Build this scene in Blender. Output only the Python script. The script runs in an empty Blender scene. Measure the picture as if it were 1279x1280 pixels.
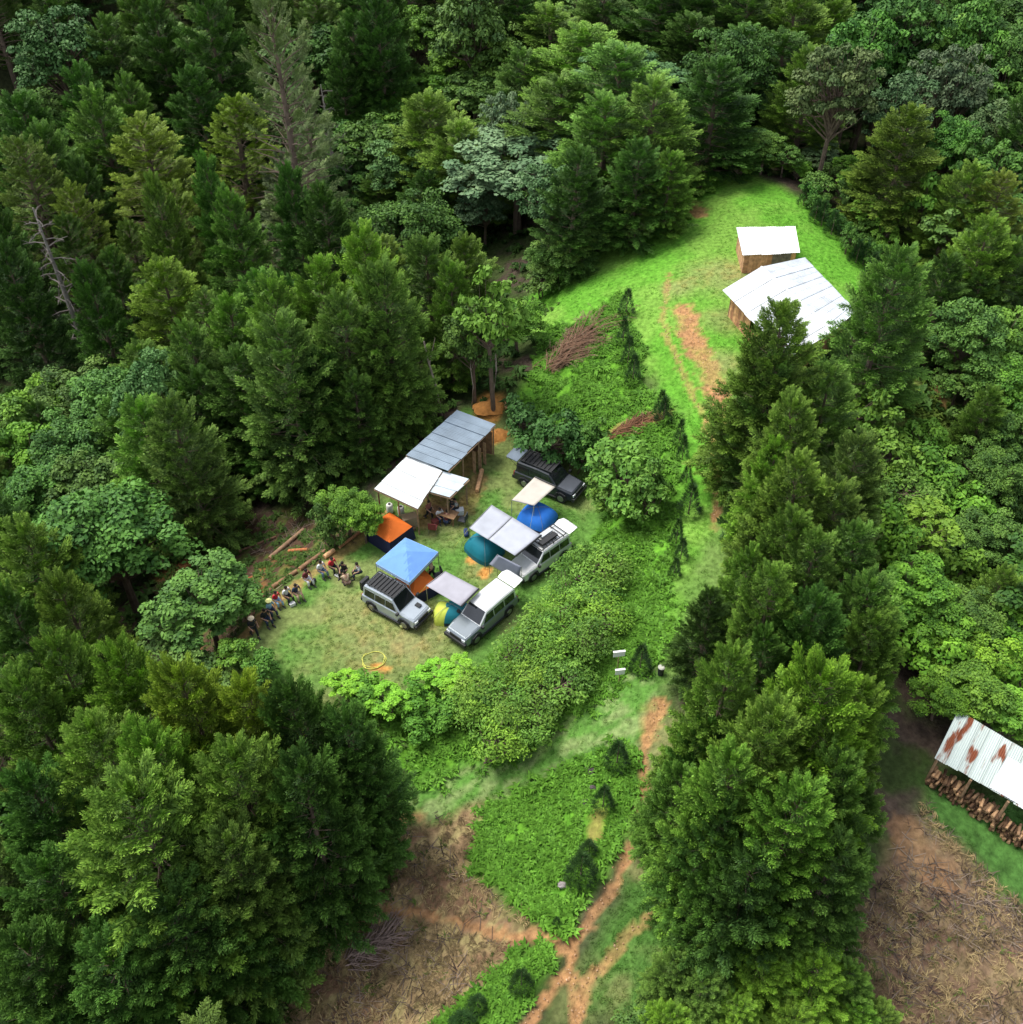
import bpy, math, random
import numpy as np
from mathutils import Vector, Matrix, Quaternion
S = bpy.context.scene
COL = S.collection
rng = np.random.default_rng(7)
random.seed(7)
R = math.radians

# ------------------------------------------------------------------ camera, sky, sun, exposure
CAM_Z, PITCH, FPX = 44.0, R(43), 1229.0          # drone height, downward pitch, focal length in photo pixels (1280 tall)
cam_d = bpy.data.cameras.new('camera'); cam = bpy.data.objects.new('camera', cam_d); COL.objects.link(cam)
cam.location = (0, 0, CAM_Z); cam.rotation_euler = (math.pi/2 - PITCH, 0, 0)
cam_d.sensor_fit = 'HORIZONTAL'; cam_d.sensor_width = 36; cam_d.lens = 36*FPX/1279.5
cam_d.clip_start = 0.5; cam_d.clip_end = 2000
S.camera = cam
SUN_EL, SUN_AZ = R(62), R(-62)                    # azimuth measured clockwise from +Y
w = bpy.data.worlds.new('World'); S.world = w; w.use_nodes = True
nt = w.node_tree; nt.nodes.clear()
sky = nt.nodes.new('ShaderNodeTexSky'); sky.sky_type = 'NISHITA'; sky.sun_disc = False
sky.sun_elevation = SUN_EL; sky.sun_rotation = SUN_AZ; sky.altitude = 1600; sky.dust_density = 4; sky.air_density = 1.2
hs = nt.nodes.new('ShaderNodeHueSaturation'); hs.inputs['Saturation'].default_value = 0.35
bg = nt.nodes.new('ShaderNodeBackground'); bg.inputs['Strength'].default_value = 0.12
wo = nt.nodes.new('ShaderNodeOutputWorld')
nt.links.new(sky.outputs[0], hs.inputs['Color']); nt.links.new(hs.outputs[0], bg.inputs[0]); nt.links.new(bg.outputs[0], wo.inputs[0])
sd = bpy.data.lights.new('sun', 'SUN'); sd.energy = 1.9; sd.angle = R(28); sd.color = (1, .96, .89)
sun = bpy.data.objects.new('sun', sd); COL.objects.link(sun)
sdir = Vector((math.sin(SUN_AZ)*math.cos(SUN_EL), math.cos(SUN_AZ)*math.cos(SUN_EL), math.sin(SUN_EL)))
sun.rotation_euler = sdir.to_track_quat('Z', 'Y').to_euler(); sun.location = (0, 0, 120)
S.view_settings.view_transform = 'Standard'; S.view_settings.look = 'None'; S.view_settings.gamma = 1
S.view_settings.exposure = 1.14; S.view_settings.use_curve_mapping = False
S.render.engine = 'CYCLES'; S.cycles.max_bounces = 4; S.cycles.diffuse_bounces = 2; S.cycles.glossy_bounces = 2
S.cycles.transmission_bounces = 2; S.cycles.transparent_max_bounces = 4; S.cycles.use_denoising = True

# ------------------------------------------------------------------ noise, terrain height
def _hash(ix, iy, s):
    n = (ix.astype(np.int64)*374761393 + iy.astype(np.int64)*668265263 + s*974711) & 0x7fffffff
    n = ((n ^ (n >> 13))*1274126177) & 0x7fffffff
    return ((n ^ (n >> 16)) & 0xffff)/65535.0
def vnoise(x, y, s=0):
    x = np.asarray(x, float); y = np.asarray(y, float)
    ix = np.floor(x); iy = np.floor(y); fx = x-ix; fy = y-iy
    fx = fx*fx*(3-2*fx); fy = fy*fy*(3-2*fy)
    a = _hash(ix, iy, s); b = _hash(ix+1, iy, s); c = _hash(ix, iy+1, s); d = _hash(ix+1, iy+1, s)
    return (a*(1-fx)+b*fx)*(1-fy) + (c*(1-fx)+d*fx)*fy
def fbm(x, y, s=0, o=4):
    v = 0; a = .5; t = 0
    for i in range(o):
        v = v + a*vnoise(x*2**i+i*17.3, y*2**i-i*9.1, s+i); t += a; a *= .5
    return v/t
CP = np.array([  # x, y, z of the lie of the land
 (-8,35,0),(-5,45,0),(3,48,0),(-12,42,0),(3,40,0),(-2,32,0),(-13,36,0),(1,53,.3),(-5,54,0),(-9,49,0),(-14,47,-2.5),
 (12.8,49,4),(13,57,4.6),(13,66,5),(9.5,40,3),(7.3,30,2.4),(4.5,23,1),(2.3,18.6,0),(0,14,-.4),(-6,25.6,-1.2),(0,27,-.2),
 (-7,20,-2.6),(-14,17,-4),(-20,22,-4.5),(-20,34,-4),(-21,47,-5),(-30,40,-8),(-36,62,-11),(-18,60,-5),(-10,64,-3),
 (-2,64,0),(-1,72,-1.5),(5,62,3),(5,72,2),(21,80,6.5),(22,70,5.8),(17,92,5),(30,80,5.6),(-3,85,-3),(-15,85,-7),(-42,90,-12),(-40,115,-6),
 (-10,115,-2),(10,115,2),(28,100,3),(32,57,2.5),(24,57,4),(22,45,2.6),(32,45,-2),(18,35,2.2),(26,33,-1),(20,28,-.4),(26,27,-1.2),(14,22,.2),(20,17,-1.4),(30,18,-3),
 (50,60,-4),(60,90,-2),(50,110,4),(0,150,12),(-50,150,8),(50,150,14),(0,200,38),(-70,200,34),(70,200,36),(0,300,80),(-110,300,80),(110,300,80),
 (-70,60,-14),(-70,110,-8),(80,60,-10),(0,0,-2),(-40,0,-8),(40,0,-6),(-40,22,-8),(0,-30,-6)], float)
def _kern(r): return np.sqrt(r*r+9.0)
_n = len(CP); _A = np.zeros((_n+1, _n+1))
_d = np.hypot(CP[:,None,0]-CP[None,:,0], CP[:,None,1]-CP[None,:,1])
_A[:_n,:_n] = _kern(_d) + np.eye(_n)*-.4; _A[_n,:_n] = 1; _A[:_n,_n] = 1
_w = np.linalg.solve(_A, np.append(CP[:,2], 0))
TERR = None
def h_base(x, y):
    x = np.asarray(x, float); y = np.asarray(y, float); out = np.full(np.broadcast(x, y).shape, _w[_n])
    for i in range(_n): out = out + _w[i]*_kern(np.hypot(x-CP[i,0], y-CP[i,1]))
    return out
def seg_dist(x, y, P, closed=False):
    P = np.asarray(P, float); d = np.full(np.shape(x), 1e9); n = len(P)
    for i in range(n if closed else n-1):
        a = P[i]; b = P[(i+1) % n]; ab = b-a; L = ab@ab+1e-9
        t = np.clip(((x-a[0])*ab[0]+(y-a[1])*ab[1])/L, 0, 1)
        d = np.minimum(d, np.hypot(x-a[0]-t*ab[0], y-a[1]-t*ab[1]))
    return d
def inside(x, y, P):
    P = np.asarray(P, float); c = np.zeros(np.shape(x), bool); n = len(P)
    for i in range(n):
        x1, y1 = P[i]; x2, y2 = P[(i+1) % n]
        cond = ((y1 > y) != (y2 > y)) & (x < (x2-x1)*(y-y1)/((y2-y1) if y2 != y1 else 1e-9)+x1)
        c ^= cond
    return c
def sdist(x, y, P):                                # positive inside
    d = seg_dist(x, y, P, True); return np.where(inside(x, y, P), d, -d)
def ray(px, py):
    X = (px-639.75)/FPX; Y = -(py-640)/FPX; c, s = math.cos(PITCH), math.sin(PITCH)
    return np.array([X, c+s*Y, -s+c*Y])
def flat(px, py, z=0.0):                           # photo pixel -> point on the level z
    d = ray(px, py); t = (z-CAM_Z)/d[2]; return (d[0]*t, d[1]*t)
TERRACE = [flat(*p) for p in [(300,800),(340,752),(400,712),(455,668),(480,625),(540,560),(580,515),(640,535),(650,590),(735,600),(745,640),(722,690),(690,730),(645,770),(600,820),(530,860),(440,870),(350,850),(290,830)]]
def smooth(a, b, x):
    t = np.clip((x-a)/(b-a), 0, 1); return t*t*(3-2*t)
def hgt(x, y):
    z = h_base(x, y)
    x = np.asarray(x, float); y = np.asarray(y, float)
    z = z + (fbm(x*.12, y*.12, 5, 3)-.5)*1.0
    k = smooth(-2.2, .3, sdist(x, y, TERRACE))
    return z*(1-k) + k*(fbm(x*.3, y*.3, 3, 2)-.5)*.14
def at(px, py, H=0.0):                             # photo pixel -> the place on the land where something H tall would reach it
    d = ray(px, py); ts = np.linspace(15, 480, 900)
    g = CAM_Z+d[2]*ts - hgt(d[0]*ts, d[1]*ts) - H
    i = int(np.argmax(g < 0)) if (g < 0).any() else len(ts)-1
    a, b = ts[max(i-1, 0)], ts[i]
    for _ in range(14):
        m = (a+b)/2
        if CAM_Z+d[2]*m - float(hgt(d[0]*m, d[1]*m)) - H < 0: b = m
        else: a = m
    return float(d[0]*b), float(d[1]*b), float(hgt(d[0]*b, d[1]*b)), float(b)
def to_px(x, y, z):
    c, s = math.cos(PITCH), math.sin(PITCH); zz = z-CAM_Z
    f = y*c - zz*s; u = y*s + zz*c
    return 639.75+FPX*x/f, 640-FPX*u/f
def lift(px, py, H): 
    x, y, z, t = at(px, py, H); return Vector((x, y, z+H))

# ------------------------------------------------------------------ materials
def mat(name, col=(.5,.5,.5), rough=.7, metal=0, spec=.4, attr=False, objcol=False, nscale=0, namt=0, bump=0, bscale=20, trans=0, two=None, coat=0, glow=0):
    m = bpy.data.materials.new(name); m.use_nodes = True; n = m.node_tree.nodes; l = m.node_tree.links
    p = n['Principled BSDF']; out = n['Material Output']
    p.inputs['Roughness'].default_value = rough; p.inputs['Metallic'].default_value = metal
    p.inputs['Specular IOR Level'].default_value = spec; p.inputs['Coat Weight'].default_value = coat
    if attr:
        a = n.new('ShaderNodeAttribute'); a.attribute_name = 'Col'; src = a.outputs['Color']
    else:
        r = n.new('ShaderNodeRGB'); r.outputs[0].default_value = (*col, 1); src = r.outputs[0]
    def mul(s1, s2, f=1):
        x = n.new('ShaderNodeMix'); x.data_type = 'RGBA'; x.blend_type = 'MULTIPLY'; x.inputs[0].default_value = f
        l.new(s1, x.inputs[6]); l.new(s2, x.inputs[7]); return x.outputs[2]
    tc = n.new('ShaderNodeTexCoord')
    if objcol:
        o = n.new('ShaderNodeObjectInfo'); src = mul(src, o.outputs['Color'])
    if nscale:
        t = n.new('ShaderNodeTexNoise'); t.inputs['Scale'].default_value = nscale; t.inputs['Detail'].default_value = 6
        l.new(tc.outputs['Object'], t.inputs['Vector'])
        if two:
            x = n.new('ShaderNodeMix'); x.data_type = 'RGBA'
            mr = n.new('ShaderNodeMapRange'); mr.inputs[1].default_value = .5-.5*(1-namt)+.02; mr.inputs[2].default_value = .62
            l.new(t.outputs[0], mr.inputs[0]); l.new(mr.outputs[0], x.inputs[0]); l.new(src, x.inputs[6]); x.inputs[7].default_value = (*two, 1); src = x.outputs[2]
        else:
            mr = n.new('ShaderNodeMapRange'); mr.inputs[1].default_value = .25; mr.inputs[2].default_value = .75
            mr.inputs[3].default_value = 1-namt; mr.inputs[4].default_value = 1+namt
            l.new(t.outputs[0], mr.inputs[0])
            vm = n.new('ShaderNodeVectorMath'); vm.operation = 'SCALE'; l.new(src, vm.inputs[0]); l.new(mr.outputs[0], vm.inputs['Scale']); src = vm.outputs[0]
    l.new(src, p.inputs['Base Color'])
    if bump:
        t2 = n.new('ShaderNodeTexNoise'); t2.inputs['Scale'].default_value = bscale; t2.inputs['Detail'].default_value = 5
        l.new(tc.outputs['Object'], t2.inputs['Vector'])
        b = n.new('ShaderNodeBump'); b.inputs['Strength'].default_value = 1; b.inputs['Distance'].default_value = bump
        l.new(t2.outputs[0], b.inputs['Height']); l.new(b.outputs[0], p.inputs['Normal'])
    if trans:
        tr = n.new('ShaderNodeBsdfTranslucent'); l.new(src, tr.inputs[0]); ms = n.new('ShaderNodeMixShader'); ms.inputs[0].default_value = trans
        l.new(p.outputs[0], ms.inputs[1]); l.new(tr.outputs[0], ms.inputs[2]); l.new(ms.outputs[0], out.inputs[0])
    return m
M = dict(
 leaf=mat('leaf', attr=True, objcol=True, rough=.62, spec=.25),
 weed=mat('weed', attr=True, rough=.65, spec=.2, trans=.2),
 bark=mat('bark', (.16,.115,.085), .9, objcol=True, nscale=3, namt=.35, bump=.03, bscale=12),
 ground=mat('ground', attr=True, rough=.95, spec=.1, nscale=3.2, namt=.42, bump=.09, bscale=7),
 deadwood=mat('deadwood', (.33,.29,.26), .9, objcol=True, nscale=2, namt=.3),
 paint=mat('car_paint', (1,1,1), .28, metal=.25, spec=.5, objcol=True, coat=.6, nscale=1.2, namt=.08),
 glass=mat('glass', (.012,.014,.017), .08, spec=.8),
 rubber=mat('rubber', (.02,.02,.02), .8, nscale=20, namt=.3),
 rim=mat('rim', (.35,.35,.36), .4, metal=.8, nscale=8, namt=.15),
 black=mat('black_plastic', (.025,.026,.028), .6, nscale=10, namt=.3),
 fabric=mat('fabric', (1,1,1), .75, objcol=True, nscale=1.5, namt=.1, bump=.02, bscale=2.5, trans=.12),
 tin=mat('tin', (1,1,1), .5, metal=.1, spec=.4, objcol=True, nscale=.9, namt=.2, bump=.004, bscale=12),
 rusty=mat('rusty_tin', (.60,.64,.63), .55, metal=.1, nscale=1.0, namt=1.07, two=(.24,.075,.035), objcol=True),
 wood=mat('wood', (.34,.22,.13), .85, objcol=True, nscale=4, namt=.4, bump=.01, bscale=25),
 skin=mat('skin', (.42,.24,.16), .6, objcol=True, nscale=10, namt=.06),
 cloth=mat('cloth', (1,1,1), .85, objcol=True, nscale=9, namt=.12),
 hair=mat('hair', (.02,.015,.012), .7, nscale=20, namt=.4),
 soil=mat('soil', (.62,.27,.07), .95, objcol=True, nscale=2.5, namt=.3, bump=.08, bscale=4),
 rope=mat('rope', (.62,.62,.12), .7, nscale=12, namt=.2),
 lamp=mat('headlight', (.8,.82,.85), .15, spec=.8, nscale=30, namt=.05),
 signm=mat('sign_board', (.8,.8,.77), .5, nscale=6, namt=.05),
)

# ------------------------------------------------------------------ object helpers
def tag(o, label=None, cat=None, group=None, kind=None):
    if label: o['label'] = label
    if cat: o['category'] = cat
    if group: o['group'] = group
    if kind: o['kind'] = kind
    return o
def empty(name, loc, rz=0, label=None, cat=None, group=None):
    o = bpy.data.objects.new(name, None); o.location = loc; o.rotation_euler = (0, 0, rz); o.empty_display_size = .3
    COL.objects.link(o); return tag(o, label, cat, group)
def link(name, me, parent=None, loc=None, rot=None, color=None, scale=None):
    o = bpy.data.objects.new(name, me); COL.objects.link(o); o.parent = parent
    if loc is not None: o.location = loc
    if rot is not None: o.rotation_euler = rot
    if scale is not None: o.scale = scale
    if color is not None: o.color = (*color, 1)
    return o
def mesh_arr(name, V, F, m, col=None, smooth=False):
    """V (n,3), F (k,3|4) int arrays -> mesh, fast"""
    V = np.ascontiguousarray(V, np.float32); F = np.ascontiguousarray(F, np.int32); k, s = F.shape
    me = bpy.data.meshes.new(name); me.vertices.add(len(V)); me.vertices.foreach_set('co', V.ravel())
    me.loops.add(k*s); me.loops.foreach_set('vertex_index', F.ravel())
    me.polygons.add(k); me.polygons.foreach_set('loop_start', np.arange(0, k*s, s, dtype=np.int32))
    if smooth: me.polygons.foreach_set('use_smooth', np.ones(k, bool))
    if col is not None:
        a = me.color_attributes.new('Col', 'FLOAT_COLOR', 'POINT'); c = np.ones((len(V), 4), np.float32); c[:, :3] = col
        a.data.foreach_set('color', c.ravel())
    me.update(calc_edges=True)
    if m is not None: me.materials.append(m)
    return me
class MB:
    """collects shapes; build() links them as ONE mesh object"""
    def __init__(s): s.v = []; s.f = []
    def add(s, vs, fs):
        o = len(s.v); s.v += [tuple(v) for v in vs]; s.f += [tuple(i+o for i in f) for f in fs]; return s
    def box(s, c, d, rz=0, mtx=None, taper=1):
        hx, hy, hz = d[0]/2, d[1]/2, d[2]/2; vs = []
        for z in (-1, 1):
            k = taper if z > 0 else 1
            for x, y in ((-1,-1),(1,-1),(1,1),(-1,1)): vs.append(Vector((x*hx*k, y*hy*k, z*hz)))
        m = Matrix.Translation(c) @ Matrix.Rotation(rz, 4, 'Z') if mtx is None else mtx
        return s.add([m @ v for v in vs], [(3,2,1,0),(4,5,6,7),(0,1,5,4),(1,2,6,5),(2,3,7,6),(3,0,4,7)])
    def tube(s, pts, rs, n=8, cap=True):
        pts = [Vector(p) for p in pts]
        if not hasattr(rs, '__len__'): rs = [rs]*len(pts)
        vs = []; fs = []
        for i, p in enumerate(pts):
            d = (pts[min(i+1, len(pts)-1)]-pts[max(i-1, 0)]).normalized()
            u = d.cross(Vector((0, 0, 1)));
            if u.length < .05: u = d.cross(Vector((1, 0, 0)))
            u.normalize(); v = d.cross(u)
            for k in range(n):
                a = 2*math.pi*k/n; vs.append(p+(u*math.cos(a)+v*math.sin(a))*rs[i])
        for i in range(len(pts)-1):
            for k in range(n): fs.append((i*n+k, i*n+(k+1) % n, (i+1)*n+(k+1) % n, (i+1)*n+k))
        if cap: fs += [tuple(range(n))[::-1], tuple((len(pts)-1)*n+k for k in range(n))]
        return s.add(vs, fs)
    def loft(s, st, ch=.08):
        """st: (x, half width bottom, half width top, z0, z1) chamfered sections"""
        vs = []; fs = []
        for x, wb, wt, z0, z1 in st:
            c = min(ch, (z1-z0)*.4)
            vs += [(x,-wb+c,z0),(x,wb-c,z0),(x,wb,z0+c),(x,wt+(wb-wt)*.15,z1-c),(x,wt-c,z1),(x,-wt+c,z1),(x,-wt-(wb-wt)*.15,z1-c),(x,-wb,z0+c)]
        for i in range(len(st)-1):
            for k in range(8): fs.append((i*8+k, (i+1)*8+k, (i+1)*8+(k+1) % 8, i*8+(k+1) % 8))
        fs += [tuple(range(8)), tuple((len(st)-1)*8+k for k in range(8))[::-1]]
        return s.add(vs, fs)
    def poly(s, pts, th=0.0):
        """slab between polygon and its copy lowered by th"""
        pts = [Vector(p) for p in pts]; n = len(pts); dn = Vector((0, 0, -max(th, .01)))
        return s.add(pts+[p+dn for p in pts], [tuple(range(n)), tuple(range(2*n-1, n-1, -1))]+[(i, i+n, (i+1) % n+n, (i+1) % n) for i in range(n)])
    def mesh(s, name, m, smooth=False):
        us = sorted({i for f in s.f for i in f})
        if len(us) < len(s.v): mp = {k: j for j, k in enumerate(us)}; s.v = [s.v[k] for k in us]; s.f = [tuple(mp[i] for i in f) for f in s.f]
        me = bpy.data.meshes.new(name); me.from_pydata(s.v, [], s.f)
        if smooth:
            for p in me.polygons: p.use_smooth = True
        me.update(); me.materials.append(m); return me
    def build(s, name, m, parent=None, color=(1,1,1), smooth=False, loc=None, rot=None):
        return link(name, s.mesh(name, m, smooth), parent, loc, rot, color)
def copy_tree(o, parent=None):
    c = o.copy(); COL.objects.link(c); c.parent = parent
    for ch in o.children: copy_tree(ch, c)
    return c

# ------------------------------------------------------------------ the land
def W(*pts): return [at(*p)[:2] for p in pts]
PG = dict(
 upper=W((845,255),(870,215),(930,215),(1010,250),(1075,290),(1100,330),(1080,370),(1040,400),(980,420),(930,470),(915,540),(905,600),(890,660),(860,720),(835,740),(842,650),(850,560),(848,520),(815,490),(800,430),(780,400),(775,370),(720,410),(650,420),(640,390),(690,350),(760,310),(800,280)),
 slope=W((660,480),(690,400),(775,350),(815,400),(800,480),(850,520),(850,640),(840,740),(820,830),(770,870),(700,830),(700,720),(740,640),(740,560),(650,540)),
 ramp=W((500,1040),(500,985),(600,950),(700,905),(770,860),(825,830),(840,900),(800,950),(700,960),(620,1000),(560,1020)),
 lush=W((600,1010),(700,965),(770,925),(800,930),(805,980),(775,1060),(740,1100),(710,1165),(690,1170),(640,1120),(590,1085)),
 lush2=W((540,1280),(600,1230),(650,1180),(690,1185),(695,1210),(660,1260),(640,1280),(600,1330),(520,1330)),
 dry=W((340,1290),(330,1180),(390,1090),(430,1060),(500,1020),(600,1015),(600,1070),(590,1090),(640,1130),(690,1170),(650,1180),(590,1235),(540,1290),(500,1340),(340,1340)),
 dry2=W((1100,1300),(1050,1200),(1100,1100),(1130,1040),(1160,1000),(1200,1060),(1279,1130),(1340,1200),(1340,1340),(1100,1340)),
 verge=W((700,1290),(735,1180),(790,1060),(815,980),(820,900),(900,900),(900,1290)),
 ridge=W((850,515),(935,515),(940,700),(890,870),(815,870),(838,740),(846,640)),
 hedge=W((430,860),(520,850),(600,820),(660,760),(700,700),(770,690),(850,760),(830,835),(770,870),(700,915),(600,960),(500,1000),(470,930)),
 shedgrass=W((1150,1010),(1170,975),(1279,1010),(1340,1040),(1340,1200),(1279,1130),(1220,1080)),
 leftslope=W((190,800),(200,720),(270,650),(370,640),(450,655),(455,668),(400,705),(340,750),(300,790),(280,830)),
 ylw=W((1040,480),(1150,470),(1190,500),(1240,600),(1279,680),(1279,720),(1180,640),(1120,560)),
)
ROADS = [  # pixel centreline, half width in metres, strength
 ([(855,385),(862,410),(880,450),(895,485),(905,505)], .8, 1.0),
 ([(905,505),(908,535)], .45, .8),
 ([(838,340),(828,400),(848,450),(870,500),(890,540),(897,600),(893,660)], .22, .55),
 ([(880,522),(895,560),(900,610),(893,650)], .2, .9),
 ([(830,880),(812,925)], .36, .9),
 ([(810,930),(806,985),(797,1030),(785,1070)], .2, .75),
 ([(785,1070),(775,1090),(745,1140),(718,1180),(712,1210),(690,1245),(655,1285)], .25, 1.0),
 ([(845,1100),(820,1135),(790,1165),(760,1200),(735,1230),(720,1290)], .25, .75),
 ([(712,1205),(720,1240),(722,1290)], .3, .8),
 ([(712,1205),(698,1180),(680,1170),(640,1168),(590,1160),(540,1148),(500,1138),(440,1133),(380,1135)], .22, .9),
 ([(500,1025),(525,1022)], .35, .8),
 ([(822,885),(812,905)], .6, .4),
 ([(290,815),(330,770),(365,735),(410,705),(450,672),(475,640)], .45, .75),
 ([(1172,480),(1178,505)], .5, .9),
 ([(860,255),(875,268)], .7, .9),
 ([(1135,1040),(1150,1075),(1180,1100)], .9, .5),
 ([(600,600),(575,640),(530,650),(600,560)], .7, .6),
 ([(752,1015),(745,1040)], .4, .5),
 ([(770,540),(830,520)], .6, .5),
]
ROADW = [(W(*pts), hw, s) for pts, hw, s in ROADS]
ORANGE = [(*at(617,508)[:2], 1.4), (*at(622,545)[:2], 1.2), (*at(475,838)[:2], .45), (*at(605,718)[:2], .5), (*at(590,700)[:2], .5)]
WORN = [(*at(470,810)[:2], 4.5), (*at(540,790)[:2], 2.5), (*at(600,715)[:2], 1.6), (*at(440,760)[:2], 2), (*at(890,345)[:2], 3.0), (*at(930,340)[:2], 2.5), (*at(560,650)[:2], 2.2), (*at(912,400)[:2], 2.2), (*at(905,455)[:2], 2.0), (*at(850,360)[:2], 1.6), (*at(430,715)[:2], 1.2)]
def ground_colour(x, y):
    n1 = fbm(x*.5, y*.5, 11); n2 = fbm(x*2.2, y*2.2, 21, 3); n3 = fbm(x*.12, y*.12, 31, 3)
    wx = x+(n1-.5)*1.6; wy = y+(fbm(x*.5, y*.5, 77)-.5)*1.6
    def m3(c): return np.array(c)[None, :]
    def mix(c, d, k): return c*(1-k[:, None]) + d*k[:, None]
    litter = mix(m3((.075,.055,.042))*np.ones((len(x), 1)), m3((.05,.075,.022)), smooth(.4, .6, n1))
    c = litter
    def soft(P, e=.8): return smooth(-e, e, sdist(wx, wy, P))
    lushc = mix(m3((.09,.24,.022))*np.ones((len(x), 1)), m3((.14,.34,.03)), smooth(.35, .65, n2))
    lushc = mix(lushc, m3((.05,.14,.02)), smooth(.5, .75, fbm(x*1.1, y*1.1, 41))*.4)
    lawn = mix(m3((.10,.215,.04))*np.ones((len(x), 1)), m3((.20,.235,.08)), smooth(.42, .7, n1)*.8)
    dryc = mix(m3((.36,.26,.13))*np.ones((len(x), 1)), m3((.24,.145,.085)), smooth(.35, .6, n1)); dryc = mix(dryc, m3((.42,.36,.15)), smooth(.48, .68, n2)*.7)
    c = mix(c, mix(m3((.09,.2,.03))*np.ones((len(x), 1)), m3((.17,.25,.07)), n1), soft(PG['ridge'])); c = mix(c, lushc*.9, soft(PG['hedge'])); c = mix(c, lushc, soft(PG['slope'])); c = mix(c, mix(m3((.115,.31,.03))*np.ones((len(x), 1)), m3((.17,.33,.05)), smooth(.35,.7,fbm(x*.35,y*.35,88))), soft(PG['upper']))
    c = mix(c, mix(m3((.11,.17,.03))*np.ones((len(x), 1)), m3((.2,.24,.06)), n1), soft(PG['ylw'], 1.2)*.9)
    c = mix(c, dryc, soft(PG['dry'])); c = mix(c, mix(dryc, m3((.17,.105,.075)), np.full(len(x), .62)), soft(PG['dry2']))
    c = mix(c, m3((.07,.17,.035))*(.6+.9*n2[:, None]), soft(PG['shedgrass'], 1.2))
    c = mix(c, mix(m3((.07,.16,.03))*np.ones((len(x), 1)), m3((.19,.2,.075)), smooth(.4,.65,n1)), soft(PG['verge']))
    c = mix(c, lushc, soft(PG['lush'], .5)); c = mix(c, lushc, soft(PG['lush2'], .5))
    c = mix(c, mix(m3((.10,.23,.04))*np.ones((len(x), 1)), m3((.21,.29,.1)), smooth(.4, .65, fbm(x*.9+y*.4, y*2.2-x*.9, 61))), soft(PG['ramp'], .6))
    ls = mix(m3((.09,.055,.035))*np.ones((len(x), 1)), m3((.1,.13,.03)), smooth(.5, .65, n2)); ls = mix(ls, m3((.3,.14,.05)), smooth(.6, .72, n1)*.6)
    c = mix(c, ls, soft(PG['leftslope'], 1))
    k = smooth(-1.2, .2, sdist(wx, wy, TERRACE)); c = mix(c, lawn, k)
    for (ox, oy, r) in WORN:
        k = smooth(1.25, .2, np.hypot(wx-ox, wy-oy)/r)*.62; c = mix(c, mix(m3((.25,.25,.10))*np.ones((len(x), 1)), m3((.31,.24,.1)), smooth(.45, .7, n2)), k)
    for P, hw, s in ROADW:
        d = seg_dist(wx*.3+x*.7, wy*.3+y*.7, P); e9 = fbm(x*3.5, y*3.5, 123, 3); k = smooth(hw*1.25, hw*.6, d+(n2-.5)*hw*1.4+(e9-.5)*.5)*s*(.7+.3*smooth(.35,.5,n1))
        c = mix(c, mix(m3((.34,.185,.09))*np.ones((len(x), 1)), m3((.47,.25,.105)), n2), k)
    for (ox, oy, r) in ORANGE:
        k = smooth(1.1, .6, np.hypot(wx-ox, wy-oy)/r); c = mix(c, m3((.55,.26,.07))*(.75+.5*n2[:, None]), k)
    return c*(.82+.36*n3[:, None])
def axis(a, b, lo, hi, step, g=1.09):
    v = list(np.arange(lo, hi, step)); s = step; x = v[-1]
    while x < b: s *= g; x += s; v.append(x)
    s = step; x = v[0]; L = []
    while x > a: s *= g; x -= s; L.append(x)
    return np.array(L[::-1]+v)
xs = axis(-420, 420, -32, 36, .24); ys = axis(-60, 520, 12, 92, .24)
GX, GY = np.meshgrid(xs, ys); gx, gy = GX.ravel(), GY.ravel()
gz = hgt(gx, gy)
def lushmask(x, y): return np.clip(sum(smooth(-.5, .8, sdist(x, y, PG[k])) for k in ('slope', 'lush', 'lush2')), 0, 1)
near = (np.abs(gx) < 40) & (gy > 10) & (gy < 95)
gz[near] += lushmask(gx[near], gy[near])*(fbm(gx[near]*1.3, gy[near]*1.3, 91, 3)-.5)*.5
for P, hw, s in ROADW[:9]:
    gz[near] -= smooth(hw*1.8, hw*.4, seg_dist(gx[near], gy[near], P))*.12*s
gc = np.tile(np.array([[.055,.065,.028]]), (len(gx), 1)); gc[near] = ground_colour(gx[near], gy[near])
nx, ny = len(xs), len(ys); ii = (np.arange(ny-1)[:, None]*nx+np.arange(nx-1)[None, :]).ravel()
GF = np.stack([ii, ii+1, ii+nx+1, ii+nx], 1)
ground = link('ground', mesh_arr('ground', np.stack([gx, gy, gz], 1), GF, M['ground'], gc, True)); tag(ground, kind='structure')

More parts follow.
